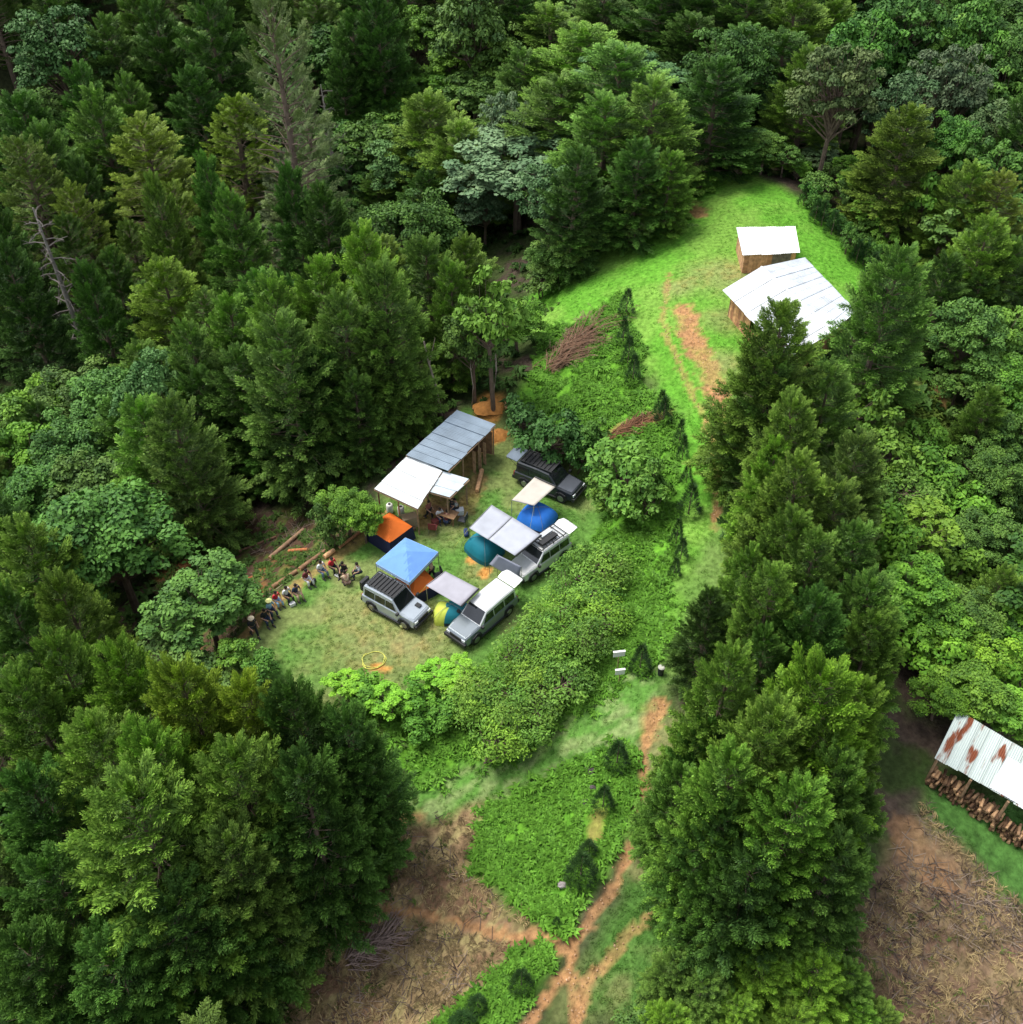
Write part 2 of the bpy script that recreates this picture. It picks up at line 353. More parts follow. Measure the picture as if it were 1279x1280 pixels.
# ------------------------------------------------------------------ foliage prototypes
def spray_cloud(P, D, U, L, Wd, C, tipc, n=8, seed=1):
    """feathery sprays: P base, D direction, U up (N,3), L length, Wd width (N,), C colour (N,3). returns V,F,Col"""
    r = np.random.default_rng(seed); N = len(P); Sd = np.cross(D, U); Sd /= np.linalg.norm(Sd, axis=1)[:, None]+1e-9
    U = np.cross(Sd, D)
    items = []
    for k in range(n):
        f = .12+.8*k/n
        for sg in (-1, 1): items.append((f, sg))
    items.append((.9, 0))
    m = len(items); V = np.zeros((N, m, 4, 3)); Cc = np.zeros((N, m, 4, 3))
    for j, (f, sg) in enumerate(items):
        env = math.sin(math.pi*min(1, (f*.85+.14)))**.7
        ang = (.75+.25*r.standard_normal(N))*sg if sg else .2*r.standard_normal(N)
        ll = (.62*env+.16)*Wd*(.8+.4*r.random(N)) if sg else L*.22
        dz = (r.random(N)-.5)*.5
        base = P+D*(L*f)[:, None]-U*(L*f*f*.28)[:, None]
        d = D*np.cos(ang)[:, None]+Sd*np.sin(ang)[:, None]+U*(dz-.15)[:, None]
        wv = (Sd*np.cos(ang)[:, None]-D*np.sin(ang)[:, None])*(ll*.17)[:, None]+U*(ll*.06*r.standard_normal(N))[:, None]
        V[:, j, 0] = base; V[:, j, 1] = base+d*(ll*.55)[:, None]+wv; V[:, j, 2] = base+d*ll[:, None]; V[:, j, 3] = base+d*(ll*.55)[:, None]-wv
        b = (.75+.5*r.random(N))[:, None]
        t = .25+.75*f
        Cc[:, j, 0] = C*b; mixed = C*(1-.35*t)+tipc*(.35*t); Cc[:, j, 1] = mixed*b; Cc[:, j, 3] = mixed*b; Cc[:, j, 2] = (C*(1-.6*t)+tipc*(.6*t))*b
    V = V.reshape(-1, 3); F = np.arange(len(V)).reshape(-1, 4)
    return V, F, Cc.reshape(-1, 3)
def unit(v): return v/(np.linalg.norm(v, axis=-1, keepdims=True)+1e-9)
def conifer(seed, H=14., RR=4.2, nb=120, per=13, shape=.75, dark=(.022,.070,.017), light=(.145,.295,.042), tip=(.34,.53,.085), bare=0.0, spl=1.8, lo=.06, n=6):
    r = np.random.default_rng(seed); P = []; D = []; U = []; L = []; Wd = []; C = []
    tb = MB(); tp = []; tr = []
    bend = r.normal(0, .25, 2)
    for i in range(9):
        f = i/8; tp.append((bend[0]*f*f, bend[1]*f*f, H*f*.97)); tr.append(.30*H/14*(1-f)**.8+.02)
    tb.tube(tp, tr, 9)
    lobes = r.uniform(0, 6.28, 3)
    for i in range(nb):
        u = lo+(1-lo)*((i+r.random()*.8)/nb)**1.1
        az = i*2.39996+r.normal(0, .35)
        prof = (1-u)**shape*(.55+.45*min(1, u/.2)) 
        ln = RR*prof*(.78+.30*r.random())*(1+.16*math.sin(az*2+lobes[0])+.12*math.sin(az*3+u*9+lobes[1]))+.25
        el = R(8)+R(38)*u**1.5+r.normal(0, .12)
        b0 = np.array([bend[0]*u*u, bend[1]*u*u, H*u*.95]); dirh = np.array([math.cos(az), math.sin(az), 0])
        def pt(s): return b0+dirh*ln*s*math.cos(el)+np.array([0, 0, 1])*(ln*s*math.sin(el)-.17*ln*s**3*(1.1-u))
        tb.tube([pt(0), pt(.45), pt(.88)], [.05*H/14*(1-u)+.02, .03*H/14, .012], 4, False)
        if r.random() < bare*(1.25-u): continue
        bq = r.normal(0, .13); side0 = np.array([-dirh[1], dirh[0], 0]); nbg = 1+int(round(per*.16*ln/RR*2*(.6+.8*r.random())))
        for g_ in range(nbg):
            last = g_ == 0; s = .80 if last else r.uniform(.35, .86)
            tang = unit(pt(s+.05)-pt(s-.05)); sg = 1 if g_ % 2 else -1; a = r.normal(0, .12) if last else sg*r.uniform(.35, 1.0)
            bd = unit(tang*math.cos(a)+side0*math.sin(a)+np.array([0, 0, r.normal(.22+.5*u, .14)])); bl = spl*r.uniform(.8, 1.25)*(.5+.5*min(1, ln/2.2))
            p0 = pt(s*.92)+side0*(0 if last else sg*.15*ln*r.random()); bs = unit(np.cross(bd, np.array([0, 0, 1.]))); bu = np.cross(bs, bd); gq = r.normal(0, .1); ns = 14
            for j in range(ns+1):
                f = (j+.5)/ns; ph = j*2.4+g_; w2 = bs*math.cos(ph)+bu*(math.sin(ph)*.62+.18); ca = .68-.38*f
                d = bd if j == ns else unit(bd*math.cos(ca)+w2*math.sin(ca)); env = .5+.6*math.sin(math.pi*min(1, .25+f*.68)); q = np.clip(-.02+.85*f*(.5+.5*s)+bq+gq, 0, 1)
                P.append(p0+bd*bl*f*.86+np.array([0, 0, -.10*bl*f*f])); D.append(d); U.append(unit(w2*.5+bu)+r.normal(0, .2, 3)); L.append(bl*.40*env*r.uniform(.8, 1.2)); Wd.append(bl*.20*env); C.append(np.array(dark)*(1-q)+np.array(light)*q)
        for j in range(5 if ln > 1.2 else 2):
            s = r.uniform(.1, .55); P.append(pt(s)); D.append(unit(dirh+side0*r.normal(0, .8)+np.array([0, 0, r.normal(0, .4)]))); U.append(np.array([0, 0, 1.])+r.normal(0, .3, 3)); L.append(spl*.5); Wd.append(spl*.17); C.append(np.array(dark)*1.1)  # inner fill sprays, coloured dark and added to block light inside the crown
    for j in range(34):
        u = 1-.09*r.random()**1.2; az = r.uniform(0, 6.28); P.append(np.array([bend[0], bend[1], H*u*.96])); D.append(unit(np.array([math.cos(az)*.6, math.sin(az)*.6, .9+.8*r.random()]))); U.append(np.array([math.cos(az), math.sin(az), .2]))
        L.append(spl*.5); Wd.append(spl*.2); C.append(np.array(light)*r.uniform(.5, 1.0))
    V, F, Cc = spray_cloud(np.array(P), np.array(D), np.array(U), np.array(L), np.array(Wd), np.array(C), np.array(tip), n, seed+5)
    return mesh_arr('crown', V, F, M['leaf'], Cc), tb.mesh('trunk', M['bark'])
def leaf_cloud(cen, nrm, size, C, r, elong=1.6):
    N = len(cen); a = unit(np.cross(nrm, r.standard_normal((N, 3)))); b = np.cross(nrm, a)
    a = a*(size*elong*.5)[:, None]; b = b*(size*.5)[:, None]; fold = nrm*(size*.12)[:, None]
    V = np.stack([cen-a, cen+b+fold, cen+a, cen-b+fold], 1).reshape(-1, 3)
    Cc = np.repeat(C, 4, 0); return V, np.arange(len(V)).reshape(-1, 4), Cc
def broadleaf(seed, H=9., RR=3.6, ncl=105, per=150, leafs=.20, dark=(.045,.11,.02), light=(.16,.30,.045), flat=.75, clr=.95, open_=0., trunkh=.35, elong=1.6, stems=1):
    r = np.random.default_rng(seed); cen = []; cz = H-RR*flat
    lob = r.uniform(0, 6.28, 4)
    K = []
    while len(K) < ncl:
        d = unit(r.standard_normal(3));
        if d[2] < -.45: continue
        az = math.atan2(d[1], d[0]); rad = (.62+.38*r.random()**.5)*(1+.18*math.sin(2*az+lob[0])+.14*math.sin(3*az+lob[1]+d[2]*3))
        if r.random() < .18: rad *= .6
        if open_ and r.random() < open_: continue
        K.append((np.array([d[0]*RR*rad, d[1]*RR*rad, cz+d[2]*RR*flat*rad]), d, rad))
    tb = MB(); base = []
    for sidx in range(stems):
        ox, oy = (r.normal(0, .25, 2) if stems > 1 else (0, 0)); top = np.array([r.normal(0, .5), r.normal(0, .5), cz-RR*flat*.1])
        tb.tube([(ox, oy, -.3), (ox*1.5+top[0]*.4, oy*1.5+top[1]*.4, H*trunkh), tuple(top)], [.035*H**.9/stems**.5+.03, .026*H**.9/stems**.5+.02, .04], 8); base.append((np.array([ox*1.5+top[0]*.4, oy*1.5+top[1]*.4, H*trunkh]), top))
    cs, ns, ss, cc = [], [], [], []
    for i, (c, d, rad) in enumerate(K):
        b0, tp = base[i % len(base)]; s = b0+(tp-b0)*r.random()
        mid = (s+c)/2+r.normal(0, .12, 3)+np.array([0, 0, -.15]); tb.tube([s, mid, c], [.05+.004*H, .035, .012], 4, False)
        rr = clr*(.6+.6*r.random()); n = int(per*(rr/clr)**1.4); q = unit(r.standard_normal((n, 3))); q[:, 2] = np.abs(q[:, 2])*.9-.25
        rd = (r.random(n)**.4)[:, None]; pos = c+q*rd*np.array([rr, rr, rr*.62])
        nr = unit(q*.6+np.array([0, 0, .9])+.45*r.standard_normal((n, 3))); tone = np.clip(r.normal(.42, .22)+r.normal(0, .16, n), 0, 1)[:, None]
        cs.append(pos); ns.append(nr); ss.append(leafs*(.6+.7*r.random(n))); cc.append(np.array(dark)*(1-tone)+np.array(light)*tone)
    V, F, Cc = leaf_cloud(np.concatenate(cs), np.concatenate(ns), np.concatenate(ss), np.concatenate(cc), r, elong)
    return mesh_arr('crown', V, F, M['leaf'], Cc), tb.mesh('trunk', M['bark'])
def sapling(seed, H=2.6, RR=.75):
    r = np.random.default_rng(seed); P, D, U, L, Wd, C = [], [], [], [], [], []; tb = MB().tube([(0,0,-.1),(0,0,H*.95)], [.05, .01], 6)
    for i in range(420):
        u = r.random()**1.15; az = r.uniform(0, 6.28); rd = RR*(1-u)**.95*(.85+.2*r.random()); p = np.array([math.cos(az)*rd*.7, math.sin(az)*rd*.7, .08*H+u*H*.86])
        P.append(p); D.append(unit(np.array([math.cos(az), math.sin(az), .9+u]))); U.append(np.array([0., 0, 1])+r.normal(0, .3, 3)); L.append(.3+.1*r.random()); Wd.append(.13); q = r.random(); C.append(np.array((.014,.045,.012))*(1-q)+np.array((.03,.08,.016))*q)
    V, F, Cc = spray_cloud(np.array(P), np.array(D), np.array(U), np.array(L), np.array(Wd), np.array(C), np.array((.05,.11,.025)), 4, seed)
    return mesh_arr('crown', V, F, M['leaf'], Cc), tb.mesh('trunk', M['bark'])
def deadtree(seed, H=11., RR=2.2, nb=34):
    r = np.random.default_rng(seed); tb = MB(); br = MB()
    tb.tube([(0,0,-.3),(.1,0,H*.5),(.25,.1,H)], [.2, .12, .03], 8)
    for i in range(nb):
        u = .2+.78*i/nb; az = i*2.4+r.normal(0, .4); ln = RR*(1-u*.6)*(.6+.5*r.random()); d = np.array([math.cos(az), math.sin(az), .1]); b0 = np.array([.25*u, .1*u, H*u])
        e = b0+d*ln+np.array([0, 0, -.1*ln]); br.tube([b0, b0+d*ln*.5+np.array([0, 0, .06]), e], [.05, .03, .01], 4, False)
        for j in range(5):
            s = .35+.6*r.random(); q = b0+d*ln*s; dd = unit(d+r.normal(0, .7, 3)); br.tube([q, q+dd*ln*.35], [.02, .008], 3, False)
    return br.mesh('bare_branches', M['deadwood']), tb.mesh('trunk', M['deadwood'])
PROTO = {}
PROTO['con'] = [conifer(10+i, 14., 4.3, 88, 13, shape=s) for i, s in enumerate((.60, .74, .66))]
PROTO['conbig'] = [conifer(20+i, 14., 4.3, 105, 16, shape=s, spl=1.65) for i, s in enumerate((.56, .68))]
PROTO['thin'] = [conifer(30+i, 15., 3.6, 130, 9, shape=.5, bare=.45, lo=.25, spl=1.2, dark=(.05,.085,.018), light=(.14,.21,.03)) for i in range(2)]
PROTO['gray'] = [conifer(35, 15., 3.4, 150, 6, shape=.45, bare=.68, spl=1.0, lo=.12, dark=(.10,.14,.07), light=(.20,.26,.11), tip=(.28,.34,.15))]
PROTO['broad'] = [broadleaf(40), broadleaf(41, leafs=.24, per=110, clr=.8), broadleaf(42, flat=.95, leafs=.17, per=170, ncl=120)]
PROTO['fine'] = [broadleaf(50+i, 9, 3.6, 110, 120, leafs=.19, clr=.8, dark=(.06,.12,.045), light=(.16,.24,.10)) for i in range(2)]
PROTO['airy'] = [broadleaf(60+i, 8, 2.8, 46, 60, leafs=.3, clr=.7, open_=.2, trunkh=.5, dark=(.06,.14,.02), light=(.16,.29,.05)) for i in range(2)]
PROTO['shrub'] = [broadleaf(70+i, 2.6, 1.7, 34, 75, leafs=.17, clr=.6, flat=.7, trunkh=.2, dark=(.05,.12,.02), light=(.14,.26,.045), stems=3) for i in range(3)]
PROTO['twig'] = [broadleaf(80+i, 3.4, 1.6, 36, 62, leafs=.105, clr=.75, flat=.95, open_=.1, trunkh=.15, dark=(.05,.12,.022), light=(.15,.27,.05), stems=5, elong=2.2) for i in range(3)]
PROTO['sap'] = [sapling(90+i) for i in range(2)]
PROTO['dead'] = [deadtree(95)]
BASEH = dict(con=(14, 4.3), conbig=(14, 4.3), thin=(15, 3.6), gray=(15, 3.4), broad=(9, 3.6), fine=(9, 3.6), airy=(8, 2.8), shrub=(2.6, 1.7), twig=(3.4, 1.5), sap=(2.6, .75), dead=(11, 2.2))

# ------------------------------------------------------------------ trees, each a thing with trunk and crown
MARKS = [((545,575),'the camp shelter'),((508,695),'the blue canopy'),((360,735),'the seated people'),((467,826),'the yellow rope ring'),
 ((985,365),'the farmhouse'),((960,300),'the small shed'),((1230,945),'the rusty shed'),((710,1200),'the dirt track fork'),((720,430),'the brushwood heap'),
 ((772,822),'the white signboards'),((450,1160),'the dry brown clearing'),((895,590),'the bare earth track'),((335,120),'the lichened tree'),((680,610),'the black vehicle'),
 ((600,765),'the grey vehicle'),((1170,1200),'the lower right clearing'),((640,1090),'the weedy bank'),((650,250),'the pale silvery tree'),
 ((30,30),'the top left corner'),((1250,30),'the top right corner'),((30,1250),'the bottom left corner'),((30,640),'the left edge'),((1250,620),'the right edge'),((640,20),'the top edge')]
def where(px, py):
    (mx, my), nm = min(MARKS, key=lambda m: math.hypot(m[0][0]-px, m[0][1]-py)); dx, dy = px-mx, py-my
    if abs(dx) > 1.3*abs(dy): return ('left of ' if dx < 0 else 'right of ')+nm
    if abs(dy) > 1.3*abs(dx): return ('beyond ' if dy < 0 else 'in front of ')+nm
    return ('beyond and ' if dy < 0 else 'in front and ')+('left of ' if dx < 0 else 'right of ')+nm
LOOK = dict(con='feathery green conifer', conbig='large feathery conifer', thin='thin-crowned yellowish conifer', gray='tall grey lichened conifer', broad='round leafy tree', fine='pale fine-leaved tree',
            airy='bright open-crowned tree', shrub='low leafy shrub', twig='loose twiggy shrub', sap='small dark conical cypress sapling', dead='dead bare grey tree')
NAME = dict(con='conifer_tree', conbig='conifer_tree', thin='conifer_tree', gray='lichened_conifer', broad='leafy_tree', fine='leafy_tree', airy='leafy_tree', shrub='shrub', twig='shrub', sap='cypress_sapling', dead='dead_tree')
CATS = dict(con='tree', conbig='tree', thin='tree', gray='tree', broad='tree', fine='tree', airy='tree', shrub='shrub', twig='shrub', sap='sapling', dead='tree')
PENDING = []; PLACED = []
def plant(x, y, H, Rr, kind, tint=(1,1,1), vis=None, label=None):
    pr = PROTO[kind]; crown, trunk = pr[len(PLACED) % len(pr)]; bh, br = BASEH[kind]; z = float(hgt(x, y))
    t = empty(NAME[kind], (x, y, z-.1), random.uniform(0, 6.28)); t.scale = (Rr/br, Rr/br, H/bh)
    v = random.uniform(.86, 1.14)
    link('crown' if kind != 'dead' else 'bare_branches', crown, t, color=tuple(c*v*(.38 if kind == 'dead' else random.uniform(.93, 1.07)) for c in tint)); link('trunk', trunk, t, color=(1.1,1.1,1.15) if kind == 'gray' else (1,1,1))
    t['category'] = CATS[kind]; t['group'] = dict(conifer_tree='conifers on the hillside', lichened_conifer='grey lichened conifers', leafy_tree='broadleaved trees on the hillside', shrub='shrubs round the camp and slopes',
        cypress_sapling='young cypresses along the track', dead_tree='dead trees')[NAME[kind]]
    PLACED.append((x, y, Rr, H)); p = vis or to_px(x, y, z+H*.75)
    if label: t['label'] = label
    else: PENDING.append((t, kind, tint, p))
    return t
def tree(px, py, H, wpx, kind, tint=(1,1,1), label=None):
    x, y, z, tt = at(px, py, H); return plant(x, y, H, wpx/2*tt/FPX, kind, tint, (px, py+wpx*.4), label)
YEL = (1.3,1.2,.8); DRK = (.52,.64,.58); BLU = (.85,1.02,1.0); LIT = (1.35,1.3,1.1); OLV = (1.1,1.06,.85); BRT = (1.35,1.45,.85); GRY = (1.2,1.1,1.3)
T = [
 # far left and top left
 (335,-15,28,150,'gray',(1.2,1.4,.95)),(405,105,16,80,'dead'),(375,95,18,100,'gray',(1.2,1.35,1.1)),(172,145,17,165,'thin',YEL),(285,118,15,120,'thin',YEL),(350,190,13,90,'gray',(.8,.85,.8)),
 (60,12,16,110,'fine',(.6,.85,.5)),(128,15,16,110,'con'),(190,0,17,90,'con',DRK),(240,85,14,90,'con',DRK),(90,80,16,100,'con',DRK),(155,92,14,75,'con'),(20,120,16,120,'con',DRK),(18,170,18,130,'thin'),(95,200,15,80,'con',DRK),
 (45,255,17,120,'dead'),(75,265,15,90,'thin',DRK),(0,300,17,100,'con',DRK),(105,330,15,80,'con',DRK),(440,10,16,100,'con',DRK),(470,-15,18,90,'con',DRK),(425,70,13,70,'con',DRK),(455,90,10,60,'con',DRK),(250,-30,20,100,'con',DRK),
 (518,14,9,70,'broad',BRT),(560,8,9,70,'broad'),(595,10,10,90,'broad',LIT),(625,40,10,80,'broad',LIT),(565,55,8,70,'broad',BRT),(545,85,7,70,'broad',BRT),(500,115,7,60,'broad',BRT),(600,90,8,80,'broad'),(640,5,11,80,'broad'),
 (540,118,12,130,'con',OLV),(480,130,7,80,'broad',LIT),(440,140,8,80,'broad',BLU),(500,175,9,80,'fine',(1,1.2,.8)),(430,200,8,70,'broad',BLU),(470,215,7,70,'con'),(530,215,9,90,'con',DRK),(570,150,12,110,'con',OLV),(470,260,7,80,'broad'),(420,250,7,70,'broad'),
 (630,120,11,60,'fine',(1.3,1.2,1.3)),(648,175,9,165,'fine',(1.7,1.7,1.7)),(690,210,9,80,'fine',(.8,1,.8)),(605,235,6,60,'fine',(1.1,1.2,1.1)),
 # main conifer mass left of the shelter
 (450,282,15,120,'con',BRT),(535,300,12,110,'con'),(395,318,15,130,'con',BRT),(340,345,15,120,'con',LIT),(480,330,14,120,'con'),(285,365,14,120,'con',LIT),(200,325,13,120,'con',YEL),(562,330,10.5,80,'con',OLV),(235,400,14,110,'con'),
 (425,370,13,130,'con'),(350,400,14,140,'con'),(290,435,12,130,'con',DRK),(470,400,10.5,95,'con'),(400,440,10,110,'con',DRK),(240,465,11,110,'con',DRK),(330,480,9,100,'con',DRK),(440,470,8,80,'con',DRK),(180,450,12,100,'fine',(.9,1.2,.7)),(210,500,13,120,'con'),(170,505,12,120,'con',LIT),
 (615,348,11,80,'airy',BRT),(648,372,5,60,'broad',BRT),(590,385,8,70,'broad'),
 (30,485,9,100,'broad',BRT),(75,465,9,110,'broad'),(125,470,9,100,'broad',BLU),(20,535,9,100,'broad',BRT),(75,530,9,110,'broad',BLU),(40,590,8,100,'broad',BLU),(110,575,8,100,'broad'),(0,610,8,80,'broad'),
 (120,632,10,165,'broad',BLU),(245,722,6.2,125,'broad',BLU),(20,655,13,140,'con',OLV),(70,720,12,120,'con',OLV),(0,735,12,100,'con',DRK),(430,612,4,60,'broad',BRT),(452,632,3.2,45,'broad',BRT),(405,640,3,40,'shrub'),
 (60,790,0.1,10,'shrub'),
 # lower left
 (62,792,14,130,'con',OLV),(140,808,14,140,'con',BRT),(225,832,14,160,'conbig',(1.6,1.35,.7)),(300,845,13,150,'conbig',(1.6,1.35,.7)),(365,858,13,150,'con',DRK),(425,890,12,140,'con',DRK),(20,850,14,140,'conbig',OLV),
 (100,900,14,170,'conbig',LIT),(190,925,14,190,'conbig',BRT),(280,935,14,190,'conbig',OLV),(370,955,13,170,'con',DRK),(30,960,13,170,'conbig',DRK),(425,950,9.5,115,'con',DRK),
 (150,990,15,300,'conbig',(1.1,1.08,.8)),(275,1045,12,170,'conbig'),(60,1080,12,190,'conbig',DRK),(215,1130,11,200,'conbig',DRK),(355,1020,9,100,'con',DRK),(20,1180,11,190,'conbig',DRK),(290,1120,8,100,'con',DRK),(140,1190,10,210,'conbig',DRK),(60,1270,8,170,'conbig',DRK),(200,1240,7,140,'con',DRK),
 # top centre
 (690,10,14,150,'con',LIT),(735,35,14,160,'con',LIT),(780,60,14,150,'con'),(818,100,13,130,'con',LIT),(700,95,13,150,'con'),(760,120,13,130,'con'),(660,60,14,100,'con'),(800,175,9,80,'con',DRK),(840,190,7,60,'con',OLV),(720,185,11,90,'con',DRK),
 (650,-20,18,100,'con',DRK),(590,-30,16,100,'broad'),(760,-30,18,110,'con'),(830,-30,19,120,'con',DRK),(890,-35,20,130,'con',DRK),(945,-25,20,130,'con'),(1000,-15,19,120,'con',OLV),(870,20,18,120,'con',DRK),(930,30,18,130,'con',DRK),(985,40,18,130,'con',DRK),(1020,60,14,90,'con',OLV),(900,70,14,110,'con',DRK),
 (765,255,3,50,'broad',BRT),(735,280,3.5,60,'broad'),(795,270,3,40,'broad'),(700,300,4,60,'broad'),(680,330,3,50,'shrub'),
 # top right
 (890,142,4.5,55,'broad',BRT),(912,160,3.5,50,'broad',LIT),(960,165,3.8,50,'broad',LIT),(985,180,3,40,'broad'),(1030,180,3,50,'fine'),(1065,195,3,40,'broad',BRT),(1075,215,3,55,'airy',BRT),(1095,250,3,50,'airy',BRT),(1110,275,2.5,40,'shrub',BRT),
 (1145,128,12,110,'con',(.85,.82,.6)),(1060,55,12,100,'fine',(.9,.8,.6)),(1095,75,9,80,'fine',(.9,.8,.6)),(1085,20,13,100,'broad',(.8,1,.8)),(1050,0,14,90,'con',OLV),(1130,0,14,110,'broad',(.8,1,.9)),(1190,22,13,80,'airy',LIT),(1170,90,9,80,'broad',(.8,1,.8)),
 (1220,95,10,90,'fine',(.8,1,.7)),(1250,130,10,90,'fine',(.8,.9,.7)),(1205,140,9,70,'broad',(.8,1,.8)),(1205,152,8,60,'thin',LIT),(1250,175,9,80,'broad',(.8,1,.8)),(1275,20,14,100,'broad',(.7,.9,.8)),(1225,10,14,90,'broad',(.75,1,.8)),(1275,90,11,90,'broad',(.8,1,.8)),
 (1220,205,9,90,'con',OLV),(1265,215,10,90,'thin',LIT),(1195,255,6,70,'airy'),(1245,270,10,100,'con',OLV),(1275,300,9,90,'con'),(1165,225,6,60,'shrub',BRT),(1130,310,12,135,'con'),(1190,320,8,80,'con',DRK),(1235,340,7,90,'con',DRK),(1080,110,6,60,'fine',(.9,.8,.7)),
 # right edge
 (1225,385,7,80,'broad'),(1265,385,7,80,'broad',LIT),(1240,430,6,80,'broad'),(1275,450,6,80,'broad',BRT),(1215,425,4,50,'shrub',BRT),(1245,485,7,70,'con',OLV),(1275,520,6,80,'broad'),(1225,500,4,60,'shrub'),(1250,560,6,80,'broad'),(1278,590,5,60,'broad'),(1210,460,4,50,'airy'),
 (1105,445,3.4,60,'con'),(1130,455,3,45,'con',LIT),
 (1090,490,4,70,'shrub',(1.3,1.3,.8)),(1130,540,4,80,'shrub',(1.2,1.3,.8)),(1165,530,3.5,60,'shrub',BRT),(1180,575,4,80,'shrub',BRT),(1140,590,4,70,'twig',(1.2,1.2,.9)),(1210,610,4,80,'shrub',BRT),(1170,640,5,80,'airy',(1.5,1.5,.8)),(1235,645,4.5,80,'broad'),(1270,660,4,70,'shrub'),
 (1130,650,4.5,80,'shrub',(1.4,1.5,.8)),(1200,680,4,80,'shrub',(1.5,1.5,.8)),(1260,710,6,70,'con',LIT),(1150,710,5,90,'broad',BRT),(1220,740,5,90,'broad'),(1180,745,4.5,90,'broad',BRT),(1275,760,5,90,'broad',BRT),(1225,790,4.5,90,'broad',(1.7,1.75,.8)),(1180,795,4,90,'shrub',(1.7,1.7,.8)),(1270,820,4,80,'shrub',(1.7,1.7,.8)),(1240,860,3,60,'shrub',(1.6,1.7,.8)),(1225,840,4,90,'broad',BRT),(1275,870,4,80,'broad',BRT),(1190,850,3.5,60,'broad',BRT),
 # conifers on the ridge
 (988,382,13,150,'conbig',OLV),(980,440,10.5,95,'con'),(1045,455,10,110,'con'),(1000,500,10.5,115,'conbig',OLV),(978,545,9,85,'con',BRT),(1080,540,10,110,'con'),(1010,570,11,130,'conbig',OLV),(974,600,8.5,85,'con',OLV),(1055,600,10,115,'con'),(992,640,10,115,'conbig',OLV),(1030,660,11,130,'con'),
 (940,685,8,85,'con',OLV),(975,712,10.5,120,'conbig',LIT),(1080,650,10,120,'con'),(1030,740,11,130,'con',DRK),(1090,720,10,130,'con'),(895,735,7,80,'con',DRK),(1100,772,10,115,'conbig',OLV),(1010,790,9,110,'con',DRK),(965,790,9,100,'con',DRK),
 (915,812,12,135,'conbig',OLV),(1045,835,14,200,'conbig',(1.4,1.5,.7)),(1082,850,11,110,'conbig',OLV),(970,880,13,170,'conbig',LIT),(888,905,8,90,'con',DRK),(862,965,8,115,'conbig',(.9,1,.85)),(928,940,12,165,'conbig',(1.15,1.25,.85)),(1050,940,12,145,'conbig'),(1000,985,12,190,'conbig',(1,1.2,.8)),(905,1005,10,130,'con',DRK),(1085,985,8,100,'con'),
 (950,1060,10,160,'con',DRK),(1050,1050,10,150,'con',DRK),(905,1085,8,110,'con',DRK),(990,1120,7,130,'con',DRK),
 (850,1200,4,80,'con'),(890,1165,4,80,'con',LIT),(880,1225,4,110,'con'),(960,1190,5,110,'con',BRT),(1030,1200,5,120,'con',BRT),(930,1250,4,100,'con',BRT),(1000,1265,4,110,'con',BRT),(1075,1255,3.5,80,'con',BRT),(1068,1212,4.5,90,'con'),(1108,1262,3,70,'con',LIT),(840,1265,3.5,80,'con',BRT),(800,1275,2,60,'shrub'),
 # round the vehicles
 (660,502,3.8,62,'shrub',(.6,.75,.9)),(692,520,4.2,75,'shrub',(.55,.7,.8)),(722,540,3.2,48,'shrub',(.6,.75,.8)),(745,530,3.4,50,'shrub',(.8,.95,.8)),(785,563,4.4,98,'shrub',(1.45,1.45,1.1)),(815,590,3.6,60,'shrub',(1.4,1.4,1.1)),(760,590,3.4,60,'shrub',(1.35,1.4,1.1)),
]
for a in T:
    a = list(a)
    if a[4] in ('con','conbig','thin') and a[1] < 260 and a[0] > 560: a[2] = min(a[2], (11.5 if a[0] < 850 else 10.5) if a[1] > -5 else 13); a[3] *= 1.15
    if a[4] in ('con','conbig'): a[3] *= 1.12
    if a[2] > 1: tree(*a)
# loose shrubs along the lower edge of the camp
SH = [(742,700),(725,722),(762,710),(705,735),(680,758),(712,760),(740,748),(770,735),(675,790),(700,785),(730,780),(757,772),(652,818),(680,812),(700,805),(735,800),(630,845),(655,843),(680,840),(715,835),(600,862),(630,868),(662,864)]
SH = [q_ for k_, q_ in enumerate(SH) if k_ % 3 != 1]+[(605,885),(640,895),(675,885),(705,860),(625,915),(660,912)]
for i, (a, b) in enumerate(SH):
    tree(a+random.uniform(-8, 8), b-20+random.uniform(-6, 6), random.uniform(2.0, 3.0), random.uniform(46, 66), 'twig', [(1.3,1.35,.9),(1.45,1.4,.85),(1.15,1.3,.85),(1.6,1.55,.8)][i % 4])
SH2 = [(545,850),(520,880),(555,885),(485,880),(455,870),(525,905),(430,862),(290,820),(320,835),(575,850)]
for i, (a, b) in enumerate(SH2):
    tree(a, b-14, random.uniform(1.2, 2.1), random.uniform(42, 60), 'shrub' if i % 3 else 'airy', [(1.6,1.75,.7),(1.3,1.5,.8),(1.0,1.2,.8)][i % 3 if i < 11 else 2])
for a, b, hpx, wpx in [(783,360,34,19),(779,395,34,17),(785,418,38,17),(791,440,38,18),(825,484,38,17),(829,492,38,20),(849,520,36,15),(853,540,34,14),(861,598,44,26),(858,575,28,14),(800,798,40,24),(771,916,42,28),(754,972,36,24),(726,1052,46,36),(736,1042,26,22),
                       (652,1196,38,26),(580,1248,40,34),(598,1232,30,26),(696,1138,20,12),(845,640,40,16),(851,665,34,16),(843,690,30,14)]:
    x, y, z, tt = at(a, b+hpx); Hh = hpx*tt/FPX/math.cos(R(42))*(.85 if b < 700 else .95); plant(x, y, Hh, wpx/2*tt/FPX*1.25, 'sap', (1,1,1), (a, b))
